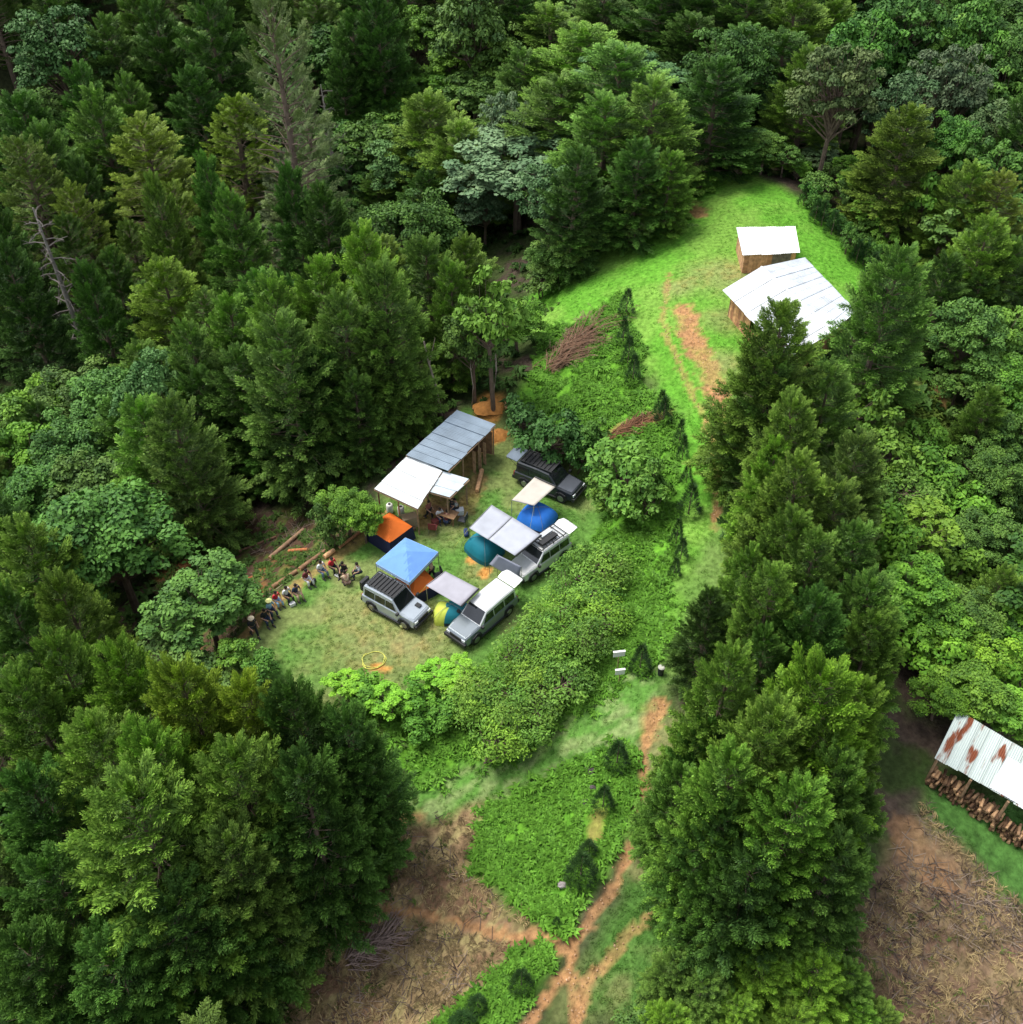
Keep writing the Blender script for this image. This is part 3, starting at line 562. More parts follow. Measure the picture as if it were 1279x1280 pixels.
# spiky shrub row on the far rim of the lawn
for i in range(26):
    f = i/25; px = 1010+(1120-1010)*f+random.uniform(-3, 3); py = 225+(330-225)*f**.9+random.uniform(-4, 4)
    tree(px, py, random.uniform(1.2, 2.2), random.uniform(16, 26), 'shrub' if i % 2 else 'sap', (.8,1,.8))
for a, b in [(1000,200),(1025,215),(1045,205),(1060,230),(1085,240),(940,185),(925,195),(1105,300),(1090,270),(1128,345),(870,215),(845,240)]:
    tree(a, b, random.uniform(1.5, 2.6), random.uniform(28, 44), 'shrub', random.choice([(1,1,1), BRT, (.9,.9,.7)]))
# the rest of the wood
OPENPX = [[(280,850),(180,830),(200,690),(290,600),(450,640),(500,560),(560,490),(590,450),(700,370),(790,290),(830,240),(870,190),(1000,190),(1120,330),(1150,460),(1160,560),(1000,500),(930,520),(910,800),(850,900),(830,1130),(800,1320),(300,1320),(330,1150),(490,1030),(500,900)],
          [(1090,1320),(1060,1180),(1140,1000),(1160,860),(1320,900),(1320,1320)]]
def isopen(px, py): return any(bool(inside(np.array(px), np.array(py), P)) for P in OPENPX)
cnt = 0; tries = 0
while cnt < 175 and tries < 9000:
    tries += 1; y = random.uniform(12, 215)**1.0; x = random.uniform(-.62, .62)*(y+35)
    z = float(hgt(x, y)); H = random.uniform(12, 18) if y > 75 else random.uniform(8, 12)
    bx, by = to_px(x, y, z); tx, ty = to_px(x, y, z+H)
    if ty > 1330 or by < -60 or tx < -260 or tx > 1540 or (by > 1900): continue
    if (tx > 1040 and by > 960) or (1120 < tx < 1340 and 540 < by < 1000): continue
    if math.hypot(tx-640, (by+ty)/2-260) < 110 or (150 < tx < 470 and by > 585 and by < 760): continue
    if isopen(bx, by) or isopen(tx, ty) or isopen((bx+tx)/2, (by+ty)/2) or isopen(tx-25, (by+ty)/2) or isopen(tx+25, (by+ty)/2): continue
    sp = 5.2 if y > 75 else 4.2
    if any((x-a)**2+(y-b)**2 < (sp*.5+c*.42)**2 for a, b, c, d in PLACED): continue
    left = tx < 640
    if left: k = random.choices(['con','thin','broad'], [6,2,2])[0]
    else: k = random.choices(['con','broad','fine'], [3,4,2])[0]
    if y > 95 and not left and tx > 1000: k = random.choice(['broad','fine','broad','con'])
    if k in ('broad', 'fine'): H *= .7
    plant(x, y, H, random.uniform(3.2, 4.6)*(1.15 if y > 95 else .85), k, random.choice([DRK, (.8,.9,.8), (1,1,1), OLV if left else (.8,1,.8)])); cnt += 1
# labels that single each plant out: look, place, and its order among its likes from left to right
def tone(t):
    if t == DRK or sum(t) < 2: return 'dark '
    if t == BLU: return 'bluish '
    if t == BRT or t[1] > 1.4: return 'bright '
    if t in (YEL, OLV) or t[0] > 1.3*t[2]: return 'olive '
    if t == LIT: return 'light '
    return ''
ORD = ['leftmost','second','third','fourth','fifth','sixth','seventh','eighth','ninth','tenth','eleventh','twelfth','thirteenth','fourteenth','fifteenth','sixteenth','seventeenth','eighteenth','nineteenth','twentieth','twenty-first','twenty-second','twenty-third','twenty-fourth','twenty-fifth','twenty-sixth','twenty-seventh','twenty-eighth','twenty-ninth','thirtieth']
def finish_labels():
    by = {}
    for t, k, tn, p in PENDING: by.setdefault((tone(tn)+LOOK[k]+' '+where(*p)), []).append((p[0], t))
    for lb, L in by.items():
        L.sort(key=lambda q: q[0])
        for i, (_, t) in enumerate(L):
            if len(L) == 1: t['label'] = lb
            elif i == len(L)-1: t['label'] = lb+', rightmost one'
            elif i == 0: t['label'] = lb+', leftmost one'
            else: t['label'] = lb+', '+ORD[i]+' from left'
finish_labels()

# ------------------------------------------------------------------ ground cover, real leaves, one object per kind
def tuft(seed, n, hh, sp, wdt, broadlf=False):
    r = np.random.default_rng(seed); V = []
    for i in range(n):
        a = r.uniform(0, 6.28); o = np.array([r.normal(0, sp*.3), r.normal(0, sp*.3), 0]); d = np.array([math.cos(a), math.sin(a), 0]); h = hh*(.5+.6*r.random()); s = np.array([-d[1], d[0], 0])*wdt*(.7+.6*r.random())
        mid = o+d*sp*.35+np.array([0, 0, h]); tip = o+d*sp*(.7+.5*r.random())+np.array([0, 0, h*(.75 if broadlf else .9)])
        V.append(np.array([o, mid-s, tip, mid+s]))
    return np.array(V)                      # (n,4,3)
def scatter(name, protos, xy, zsz, cols, label, cat=None):
    VV = []; CC = []
    r = np.random.default_rng(len(xy)); which = r.integers(0, len(protos), len(xy)); z = None
    zz = hgt(xy[:, 0], xy[:, 1])+lushmask(xy[:, 0], xy[:, 1])*(fbm(xy[:, 0]*1.3, xy[:, 1]*1.3, 91, 3)-.5)*.5-.03
    for k, p in enumerate(protos):
        s = np.where(which == k)[0]; a = r.uniform(0, 6.28, len(s)); c, sn = np.cos(a), np.sin(a); sc = zsz[s]
        q = p.reshape(-1, 3)[None]*sc[:, None, None]
        X = q[..., 0]*c[:, None]-q[..., 1]*sn[:, None]+xy[s, 0][:, None]; Y = q[..., 0]*sn[:, None]+q[..., 1]*c[:, None]+xy[s, 1][:, None]; Z = q[..., 2]+zz[s][:, None]
        VV.append(np.stack([X, Y, Z], -1).reshape(-1, 3)); m = p.shape[0]
        cc = np.repeat(cols[s][:, None, :], m, 1)*(.7+.6*r.random((len(s), m, 1))); CC.append(np.repeat(cc.reshape(-1, 3), 4, 0))
    V = np.concatenate(VV); F = np.arange(len(V)).reshape(-1, 4)
    o = link(name, mesh_arr(name, V, F, M['weed'], np.concatenate(CC))); tag(o, label, cat, kind='stuff'); return o
def pts_in(P, dens, er=0):
    P = np.asarray(P); lo = P.min(0); hi = P.max(0); n = int((hi-lo).prod()*dens); q = rng.uniform(lo, hi, (n, 2)); return q[sdist(q[:, 0], q[:, 1], P) > er]
def off_roads(q, k=1.5):
    m = np.ones(len(q), bool)
    for P, hw, s in ROADW: m &= seg_dist(q[:, 0], q[:, 1], P) > hw*k
    return q[m]
def colmix(n, a, b, s=.25):
    t = np.clip(rng.normal(.5, s, n), 0, 1)[:, None]; return np.array(a)*(1-t)+np.array(b)*t
wd = [tuft(i, 18, .22, .24, .042, True) for i in range(4)]
q = np.concatenate([off_roads(pts_in(PG['slope'], 15), 1.2), off_roads(pts_in(PG['hedge'], 10), 1.2), off_roads(pts_in(PG['lush'], 24, .1), 1.15), off_roads(pts_in(PG['lush2'], 22, .1), 1.15)])
q = q+rng.normal(0, .3, q.shape)*(rng.random((len(q), 1)) < .6)
q = off_roads(q, 1.0); q = q[sdist(q[:, 0], q[:, 1], TERRACE) < -.8]; q = q[(sdist(q[:, 0], q[:, 1], PG['upper']) < .3)]
cl = fbm(q[:, 0]*.8, q[:, 1]*.8, 55); q2 = q[cl > .27]
scatter('weeds', wd, q2, .7+.9*fbm(q2[:, 0]*.8, q2[:, 1]*.8, 55)**2*2.0, colmix(len(q2), (.08,.21,.02), (.17,.39,.04)), 'lush bright green weeds covering the banks beside the track')
gr = [tuft(20+i, 12, .13, .16, .018) for i in range(3)]
q = np.concatenate([off_roads(pts_in(PG['upper'], 9)), off_roads(pts_in(PG['ramp'], 12)), off_roads(pts_in(PG['verge'], 26), 1.05), off_roads(pts_in(PG['ridge'], 16), 1.05), pts_in(TERRACE, 13, .3), pts_in(PG['shedgrass'], 16)])
q = q[fbm(q[:, 0]*.5, q[:, 1]*.5, 11) < .6]
gcol = ground_colour(q[:, 0], q[:, 1])
scatter('grass', gr, q, rng.uniform(.35, .85, len(q)), gcol*np.array([1.15,1.25,1.0]), 'short trodden lawn grass of the camp terrace and upper meadow')
dr = [tuft(40+i, 10, .2, .3, .016) for i in range(4)]
q = np.concatenate([off_roads(pts_in(PG['dry'], 13)), off_roads(pts_in(PG['dry2'], 13))]); q = q[sdist(q[:, 0], q[:, 1], PG['lush']) < 0]; q = q[sdist(q[:, 0], q[:, 1], PG['lush2']) < 0]; q = q[sdist(q[:, 0], q[:, 1], PG['shedgrass']) < .3]
a = colmix(len(q), (.26,.2,.12), (.50,.42,.22)); b = rng.random(len(q)) < .12; a[b] = (.12,.2,.04); b = fbm(q[:, 0]*.7, q[:, 1]*.7, 66) > .55; a[b] *= .55
scatter('dry_grass', dr, q, rng.uniform(.4, 1.3, len(q)), a*np.array([1.05,.95,.85]), 'dry tan and brown grass stubble of the cleared ground')
q = np.concatenate([pts_in(PG['leftslope'], 5), pts_in(W((560,470),(700,380),(660,340),(560,400)), 4), pts_in(W((150,900),(520,900),(520,1100),(330,1300),(0,1300),(0,900)), 2)]); q = q[sdist(q[:, 0], q[:, 1], TERRACE) < -.6]
q = q[fbm(q[:, 0]*.6, q[:, 1]*.6, 71) > .45]
scatter('undergrowth', wd, q, rng.uniform(.6, 1.5, len(q)), colmix(len(q), (.04,.09,.015), (.11,.19,.035)), 'patchy green undergrowth on the brown slope left of the camp')
V_ = []
for P, hw, s in ROADW[:9]:
    P = np.array(P)
    for i in range(len(P)-1):
        n = int(np.linalg.norm(P[i+1]-P[i])*hw*30); t = rng.random((n, 1)); V_.append(P[i]*(1-t)+P[i+1]*t+rng.normal(0, hw*.6, (n, 2)))
q = np.concatenate(V_); clod = [np.array([[[-.05,-.03,.0],[.05,-.04,.0],[.03,.02,.06],[-.03,.03,.05]],[[-.04,-.03,.0],[-.03,.03,.05],[-.05,.06,.0],[-.06,.01,.0]],[[.03,.02,.06],[.05,-.04,.0],[.06,.05,.0],[-.03,.03,.05]]])]
scatter('gravel', clod, q, rng.uniform(.25, .85, len(q)), colmix(len(q), (.44,.24,.12), (.66,.46,.30), .4), 'clods and small stones strewn along the orange dirt tracks')
q = np.concatenate([off_roads(pts_in(PG['dry'], 5)), pts_in(PG['dry2'], 8), pts_in(PG['leftslope'], 3)]); q = q[(sdist(q[:, 0], q[:, 1], PG['lush']) < 0) & (fbm(q[:, 0]*.5, q[:, 1]*.5, 301) > .44)]
stk = []
for s_ in range(4):
    r_ = np.random.default_rng(s_); st_ = []
    for k_ in range(4):
        o_ = np.array([*r_.normal(0, .15, 2), .04]); a_ = r_.uniform(0, 6.28); d_ = np.array([math.cos(a_), math.sin(a_), r_.uniform(0, .25)])*r_.uniform(.3, .7); w_ = np.array([-math.sin(a_), math.cos(a_), .3])*.018; st_.append([o_-w_, o_+w_, o_+d_+w_*.5, o_+d_-w_*.5])
    stk.append(np.array(st_))
scatter('fallen_twigs', stk, q, rng.uniform(.6, 1.5, len(q)), colmix(len(q), (.06,.04,.035), (.30,.23,.17), .45), 'dark and grey fallen twigs littering the cleared ground')
q = pts_in(PG['ylw'], 5); scatter('bracken', wd, q, rng.uniform(.8, 2.0, len(q)), colmix(len(q), (.09,.17,.02), (.19,.30,.05)), 'yellow-green bracken and weeds below the farmhouse roof')
vx = rng.uniform(-60, 75, 9000); vy = rng.uniform(40, 140, 9000); q = np.stack([vx, vy], 1)
fl = np.ones(len(q), bool)
for nm in ('slope', 'upper', 'ramp', 'lush', 'leftslope', 'dry', 'dry2'): fl &= sdist(q[:, 0], q[:, 1], PG[nm]) < -.5
fl &= sdist(q[:, 0], q[:, 1], TERRACE) < -1; q = q[fl]
scatter('forest_floor_plants', wd, q, rng.uniform(1, 3.2, len(q)), colmix(len(q), (.03,.08,.015), (.09,.19,.035)), 'dense green understorey plants between the hillside trees')

# ------------------------------------------------------------------ buildings of tin sheets and posts
def G(px, py, z=0.0, b=None):                      # point z above the camp terrace (or above the level b)
    b = 0.0 if b is None else b; x, y = flat(px, py, b+z); return Vector((x, y, b+z))
def tin_roof(parent, A, B, C_, D, n, col, m=None, jit=.012, name='roof_sheet'):
    """sheets side by side from edge AB to edge DC, each running from the A-D side to the B-C side"""
    A, B, C_, D = map(Vector, (A, B, C_, D)); nr = ((B-A).cross(D-A)).normalized()
    if nr.z < 0: nr = -nr
    for i in range(n):
        f0, f1 = i/n-.004, (i+1)/n+.006; a0, a1 = A.lerp(D, f0), A.lerp(D, f1); b0, b1 = B.lerp(C_, f0), B.lerp(C_, f1)
        lift_ = nr*(.022*(i % 2)+random.uniform(0, jit)); ext = (B-A).normalized()*random.uniform(-.05, .06); mb = MB(); vs = []; K = 12
        for k in range(K+1):
            t = k/K; z = nr*(.022*math.cos(k*math.pi))+lift_; p, q = a0.lerp(a1, t)+z, b0.lerp(b1, t)+z+ext
            vs += [p, q, p-nr*.012, q-nr*.012]
        fs = []
        for k in range(K):
            o = k*4; fs += [(o, o+1, o+5, o+4), (o+2, o+6, o+7, o+3), (o, o+4, o+6, o+2), (o+1, o+3, o+7, o+5)]
        mb.add(vs, fs); v = random.uniform(.93, 1.03); o = mb.build(name, m or M['tin'], parent, color=tuple(c*v for c in col))
    return parent
def post(parent, x, y, z0, z1, r=.06, name='post', col=(1,1,1)):
    MB().tube([(x, y, z0), (x+.01, y, z1)], [r, r*.9], 7).build(name, M['wood'], parent, col)
def beam(parent, a, b, r=.05, name='beam', col=(.8,.8,.8)):
    MB().tube([a, b], r, 6).build(name, M['wood'], parent, col)
# open shelter of three roofs
sh = empty('camp_shelter', (0, 0, 0), label='open-sided camp shelter with grey, white and small pale tin roofs on wooden posts', cat='shelter')
gT, gR, gB, gL = G(570,513,2.75), G(620,530,2.75), G(562,588,2.45), G(508,569,2.45)
gT.z = gR.z = 2.8
def roofpts(pix): return [G(a, b, z) for a, b, z in pix]
A, B, C_, D = roofpts([(571,513,2.9),(620,531,2.55),(561,589,2.55),(508,569,2.9)]); tin_roof(sh, A, B, C_, D, 8, (.27,.34,.41))
A2, B2, C2, D2 = roofpts([(511,568,2.75),(553,589,2.45),(522,636,2.45),(468,611,2.75)]); tin_roof(sh, A2, B2, C2, D2, 5, (.70,.73,.73))
A3, B3, C3, D3 = roofpts([(549,588,2.4),(587,599,2.15),(563,622,2.15),(531,613,2.4)]); tin_roof(sh, A3, B3, C3, D3, 3, (.62,.68,.71))
for p in (A, B, C_, D, A2, B2, C2, D2, B3, C3, A.lerp(D, .5), B.lerp(C_, .33), B.lerp(C_, .66), B2.lerp(C2, .5), D2.lerp(C2, .5)):
    c0 = (A+C_)/2 if p in (A, B, C_, D) else (A2+C2)/2
    q = Vector((p.x, p.y, 0)); q += (Vector((c0.x, c0.y, 0))-q).normalized()*.22; post(sh, q.x, q.y, -.1, p.z-.06)
for a, b in ((A, D), (B, C_), (A2, D2), (B2, C2), (D2, C2), (B3, C3), (D3, C3)): beam(sh, a-Vector((0,0,.09)), b-Vector((0,0,.09)))
# rough boards closing the back sides
for (a, b, n) in ((A, D, 16), (D2, C2, 0), (A, B, 7)):
    for i in range(n):
        p = a.lerp(b, (i+.5)/n); q = (A+C_)/2; d = (Vector((q.x, q.y, 0))-Vector((p.x, p.y, 0))).normalized()*.3; ang = math.atan2((b-a).y, (b-a).x)
        MB().box((p.x+d.x, p.y+d.y, 1.0+random.uniform(-.1, .15)), ((b-a).length/n*.9, .03, 2.0), ang).build('wall_board', M['wood'], sh, random.choice([(.8,.7,.65),(.6,.5,.45),(1,.9,.8)]))
for (px, py) in ((606,566),(600,572),(593,577)):
    g = G(px, py, 1.0); MB().box((g.x, g.y, .95), (.28, .04, 1.9), R(-45)).build('wall_board', M['wood'], sh, (1.4,1.35,1.3))
def table(px, py, rz, label, col=(1,1,1), L=1.8, Wd=.8, Hh=.74):
    g = G(px, py, 0); t = empty('table', (g.x, g.y, 0), rz, label, 'table')
    MB().box((0, 0, Hh-.03), (L, Wd, .05)).build('tabletop', M['wood'], t, col)
    for sx in (-1, 1):
        for sy in (-1, 1): MB().box((sx*(L/2-.1), sy*(Wd/2-.1), Hh/2-.03), (.06, .06, Hh-.06)).build('leg', M['wood'], t, col)
table(556,650,R(-25),'rough plank table under the edge of the small pale tin roof',(.8,.7,.6)); table(537,610,R(62),'long dark plank table deep inside the tin-roofed shelter',(.6,.5,.45)); 
def crate(px, py, d, rz, nm, label, cat, m, col, z=0):
    g = G(px, py, z); o = MB().box((0, 0, d[2]/2), d, taper=1.03).build(nm, m, None, col, loc=(g.x, g.y, z), rot=(0, 0, rz))
    o.name = nm; t = empty(nm, o.location, rz, label, cat); o.location = (0, 0, 0); o.rotation_euler = (0, 0, 0); o.parent = t; o.name = 'body'
    MB().box((0, 0, d[2]+.02), (d[0]*1.08, d[1]*1.08, .05)).build('lid', m, t, tuple(c*.85 for c in col)); return t
crate(513,657,(.9,.6,.8),R(20),'storage_box','tan cardboard box at the lower corner post of the white tin roof','box',M['cloth'],(.42,.32,.20))
crate(575,642,(.5,.4,.35),R(10),'cool_box','white cool box beside people under the small pale roof','cool box',M['cloth'],(.8,.82,.85))
crate(545,655,(.45,.35,.3),R(40),'supply_box','small maroon box on bare soil beside plank table','box',M['cloth'],(.25,.06,.05))
def drum(px, py, label, r=.22, h=.7):
    g = G(px, py, 0); t = empty('water_drum', (g.x, g.y, 0), 0, label, 'drum', 'white drums under the shelter')
    MB().tube([(0,0,0),(0,0,.04),(0,0,h-.06),(0,0,h)], [r*.9, r, r, r*.8], 14).build('body', M['cloth'], t, (.75,.75,.7), True); MB().tube([(0,0,h),(0,0,h+.04)], r*.4, 10).build('lid', M['black'], t)
drum(488,640,'left white drum under the lower eave of white tin roof'); drum(502,643,'right white drum under the lower eave of white tin roof')
# farmhouse and its shed on the upper meadow
def U(px, py, z, b): x, y = flat(px, py, b+z); return Vector((x, y, b+z))
fh = empty('farmhouse', (0, 0, 0), label='farmhouse with big white tin roof behind conifers on the upper meadow', cat='house')
fb = float(at(955,400)[2]); 
e1, r1, e2, e3, r2, e4 = U(904,363,2.0,fb), U(952,334,3.1,fb), U(1007,322,2.0,fb), U(1071,388,2.0,fb), U(1042,414,3.1,fb), U(985,448,2.0,fb)
tin_roof(fh, r1, e1, e4, r2, 11, (.80,.83,.85)); tin_roof(fh, r1, e2, e3, r2, 11, (.82,.86,.90), jit=.004)
MB().tube([r1+Vector((0,0,.05)), r2+Vector((0,0,.05))], .07, 6).build('ridge_cap', M['tin'], fh, (.9,.92,.94))
cc = (e1+e2+e3+e4)/4
def ins(p, k=.86): return Vector((cc.x+(p.x-cc.x)*k, cc.y+(p.y-cc.y)*k, 0))
ws = [ins(e1), ins(e2), ins(e3), ins(e4)]
for i in range(4):
    a, b = ws[i], ws[(i+1) % 4]; n = max(3, int((b-a).length/.32)); ang = math.atan2((b-a).y, (b-a).x)
    for k in range(n):
        p = a.lerp(b, (k+.5)/n); z0 = float(hgt(p.x, p.y))-.3; z1 = fb+1.95
        if i == 3 and k in (n//2, n//2+1, n//2+2): z1 = z0+1.1
        MB().box((p.x, p.y, (z0+z1)/2), ((b-a).length/n*.96, .06, z1-z0), ang).build('wall_board', M['wood'], fh, random.choice([(1.6,1.25,1.0),(1.9,1.6,1.3),(1.2,.9,.8)]))
    post(fh, a.x, a.y, fb-1.5, fb+1.9, .08)
p = U(1062,430,0,fb); 
sw = empty('small_shed', (0, 0, 0), label='small plank shed with white tin roof beyond the farmhouse', cat='shed')
sb = float(at(960,335)[2])
s1, s2, s3, s4 = U(921,284,1.95,sb), U(994,283,1.95,sb), U(1000,316,1.6,sb), U(929,319,1.6,sb)
tin_roof(sw, s1, s4, s3, s2, 6, (.93,.94,.95)); c2 = (s1+s2+s3+s4)/4
ws = [Vector((c2.x+(q.x-c2.x)*.9, c2.y+(q.y-c2.y)*.9, 0)) for q in (s1, s2, s3, s4)]
for i in range(4):
    a, b = ws[i], ws[(i+1) % 4]; n = max(3, int((b-a).length/.34)); ang = math.atan2((b-a).y, (b-a).x)
    for k in range(n):
        p = a.lerp(b, (k+.5)/n); z0 = float(hgt(p.x, p.y))-.3; z1 = sb+1.55; nm = 'wall_board'; col = random.choice([(1.5,1.35,1.25),(1.8,1.6,1.5),(1.3,1.1,1.0)])
        if i == 2 and 3 <= n-1-k-4 <= 6: nm = 'door_board'; col = (1.9,1.6,1.1)
        if i == 2 and k in (1, 2, 3, 4): nm = 'door_board' if False else 'wall_board'; col = (.55,.75,1.0)
        MB().box((p.x, p.y, (z0+z1)/2), ((b-a).length/n*.97, .06, z1-z0), ang).build(nm, M['wood'], sw, col)
# rusty roofed wood store
rs = empty('wood_store', (0, 0, 0), label='wood store under rust-streaked tin roof at the right edge', cat='shed')
rb = float(at(1210,1000)[2])
a, b, c, d = U(1199,888,2.9,rb), U(1340,972,2.9,rb), U(1312,1030,2.2,rb), U(1170,947,2.2,rb)
rt_ = M['rusty'].node_tree; _t = [q for q in rt_.nodes if q.type == 'TEX_NOISE'][0]; _m = rt_.nodes.new('ShaderNodeMapping'); _s = _t.inputs['Vector'].links[0].from_socket
rt_.links.new(_s, _m.inputs[0]); rt_.links.new(_m.outputs[0], _t.inputs['Vector']); _m.vector_type = 'TEXTURE'; _m.inputs['Rotation'].default_value[2] = math.atan2((d-a).y, (d-a).x); _m.inputs['Scale'].default_value = (2.2, .55, 1)
tin_roof(rs, a, d, c, b, 10, (.95,1,.97), M['rusty'])
k0 = .52; q0, q1 = a.lerp(b, k0), d.lerp(c, k0*.92); up = Vector((0, 0, .07)); tin_roof(rs, q0.lerp(q1, .3)+up, q1+up, c+up, b.lerp(c, .3)+up, 4, (.86,.9,.95))
for t in (0.02, .33, .66, 1):
    for e0, e1_, zz in ((a, b, 2.8), (d, c, 2.1)):
        p = e0.lerp(e1_, t); post(rs, p.x, p.y, rb-.6, rb+zz, .08)
wdir = (c-d).normalized(); wl = (c-d).length; nrm = Vector((-wdir.y, wdir.x, 0)); wa = math.atan2(wdir.y, wdir.x)
wp = empty('firewood_stack', (d.x, d.y, rb), 0, 'long stack of split firewood under the rusty roof', 'firewood')
for i in range(230):
    t = random.random(); row = random.randint(0, 5); p = d.lerp(c, .03+.95*t)-d; g = float(hgt(d.x+p.x, d.y+p.y))-rb
    rr = random.uniform(.055, .1); off = nrm*random.uniform(-.15, .25)
    z = g+.08+row*.19; s = Vector((p.x, p.y, 0))+off; dd = nrm*.5+wdir*random.uniform(-.12, .12)
    MB().tube([(s.x-dd.x*.5, s.y-dd.y*.5, z), (s.x+dd.x*.5, s.y+dd.y*.5, z+random.uniform(-.05, .05))], rr, 6).build('log', M['wood'], wp, random.choice([(.8,.75,.7),(.45,.4,.35),(1.5,1.4,1.25),(.3,.25,.22)]))

# ------------------------------------------------------------------ vehicles
def wheel(parent, x, y, r=.39, wd=.26):
    s = 1 if y > 0 else -1; w_ = MB().tube([(x, y-wd/2, r), (x, y-wd/2+.03, r), (x, y+wd/2-.03, r), (x, y+wd/2, r)], [r*.93, r, r, r*.93], 22).build('wheel', M['rubber'], parent)
    MB().tube([(x, y+s*(wd/2-.02), r), (x, y+s*(wd/2+.012), r)], [r*.62, r*.58], 16).build('rim', M['rim'], w_)
def vehicle(front, rear, name, label, cat, col, hood=None, L=4.7, Hh=1.88, gate=False, rack=None, roofcol=None, cabend=-2.15):
    fx, fy = flat(*front); rx, ry = flat(*rear); ang = math.atan2(fy-ry, fx-rx); cx, cy = (fx+rx)/2, (fy+ry)/2
    v = empty(name, (cx, cy, float(hgt(cx, cy))), ang, label, cat, 'off-road vehicles parked at the camp'); k = L/4.7
    st = [(-2.33,.80,.78,.5,.98),(-2.27,.90,.88,.40,1.08),(-1.0,.93,.90,.34,1.12),(.7,.93,.90,.34,1.12),(.95,.92,.86,.34,1.13),(1.75,.90,.82,.38,1.08),(2.2,.87,.78,.42,1.0),(2.33,.78,.70,.5,.88)]
    MB().loft([(x*k, a, b, c, d) for x, a, b, c, d in st], .07).build('body', M['paint'], v, col, False)
    cab = [(cabend,.84,.74,1.06,Hh-.14),(cabend+.1,.85,.73,1.06,Hh-.02),(-.6,.86,.72,1.06,Hh+.02),(.35,.85,.71,1.06,Hh-.04),(1.02,.84,.80,1.06,1.16)]
    MB().loft([(x*k, a, b, c, d) for x, a, b, c, d in cab], .06).build('cabin', M['paint'], v, roofcol or col)
    # hood panel, windscreen, side and rear windows
    MB().poly([(2.12*k,.66,1.045),(1.1*k,.74,1.155),(1.1*k,-.74,1.155),(2.12*k,-.66,1.045)], .03).build('bonnet', M['paint'], v, hood or col)
    def pane(pts, nm='window'):
        return MB().poly(pts, .012).build(nm, M['glass'], v)
    pane([(.40*k,.64,Hh-.055),(1.00*k,.73,1.185),(1.00*k,-.73,1.185),(.40*k,-.64,Hh-.055)], 'windscreen')
    for s in (1, -1):
        for x0, x1 in ((-2.0,-1.15),(-1.07,-.22),(-.14,.42)):
            sl = (.3 if x1 > .4 else 0); a = [(x0*k, s*.868, 1.16), ((x1+sl)*k, s*.868, 1.16), (x1*k, s*.775, Hh-.24), (x0*k, s*.775, Hh-.24)]
            mb = MB(); o = Vector((0, s*.012, 0)); vs = [Vector(p)+o for p in a]+[Vector(p)-o for p in a]; mb.add(vs, [(0,1,2,3),(7,6,5,4),(0,4,5,1),(1,5,6,2),(2,6,7,3),(3,7,4,0)]); mb.build('window', M['glass'], v)
        MB().box((1.02*k, s*1.0, 1.2), (.14, .2, .17)).build('mirror', M['black'], v)
        MB().box((2.30*k, s*.62, .82), (.08, .26, .17)).build('headlight', M['lamp'], v)
        MB().box((-2.33*k, s*.76, .85), (.05, .13, .3)).build('tail_light', M['cloth'], v, (.45,.02,.02))
        MB().box((-.1*k, s*.95, .36), (2.4*k, .12, .1)).build('side_step', M['black'], v)
        for xx in (-1.42, 1.45): 
            wheel(v, xx*k, s*.82); MB().tube([(xx*k-.47, s*.915, .42), (xx*k-.33, s*.935, .76), (xx*k, s*.94, .87), (xx*k+.33, s*.935, .76), (xx*k+.47, s*.915, .42)], .045, 6).build('wheel_arch', M['black'], v)
    MB().box((2.36*k, 0, .55), (.2, 1.72, .24)).build('front_bumper', M['black'], v); MB().box((2.335*k, 0, .82), (.05, .9, .2)).build('grille', M['black'], v)
    MB().box((-2.37*k, 0, .55), (.16, 1.72, .24)).build('rear_bumper', M['black'], v)
    if gate:
        g = empty('x', (0,0,0)); bpy.data.objects.remove(g)
        z = Hh-.04; x0 = cabend*k-.02
        t = MB().add([(x0,.70,z),(x0-.45,.74,z+.09),(x0-.85,.66,z+.03),(x0-.95,.5,z-.03),(x0-.95,-.5,z-.03),(x0-.85,-.66,z+.03),(x0-.45,-.74,z+.09),(x0,-.70,z),
              (x0,.70,z-.06),(x0-.45,.74,z+.02),(x0-.85,.66,z-.05),(x0-.95,.5,z-.1),(x0-.95,-.5,z-.1),(x0-.85,-.66,z-.05),(x0-.45,-.74,z+.02),(x0,-.70,z-.06)],
              [(0,1,6,7),(1,2,5,6),(2,3,4,5),(15,14,9,8),(14,13,10,9),(13,12,11,10)]+[(i, i+8, (i+1) % 8+8, (i+1) % 8) for i in range(8)]).build('raised_tailgate', M['paint'], v, gate)
        for s in (1, -1): MB().tube([(x0+.02, s*.66, z-.5), (x0-.6, s*.66, z-.02)], .015, 6).build('gas_strut', M['black'], v)
        MB().box((x0-.012, 0, 1.42), (.03, 1.3, .5)).build('load_bay_shade', M['black'], v)  # black panel painting in the shade inside the open load bay
    else: MB().box((cabend*k-.006, 0, 1.45), (.03, 1.2, .42)).build('rear_window', M['glass'], v)
    if rack:
        rk = MB(); (rack == 'open') or MB().box((-.75*k, 0, Hh+.07), (2.35*k, 1.14, .03)).build('rack_floor', M['black'], v, (1,1,1))
        for s in (-.62, .62): rk.box((-.75*k, s, Hh+.13), (2.5*k, .05, .05))
        for i in range(9): rk.box((-1.95*k+i*.3*k, 0, Hh+.13), (.06, 1.24, .04))
        for s in (-.62, .62):
            for i in (-1.7, -.7, .3): rk.box((i*k, s, Hh+.06), (.05, .05, .1))
        rk.build('roof_rack', M['black'], v, rack if isinstance(rack, tuple) else (1,1,1))
    return v, ang
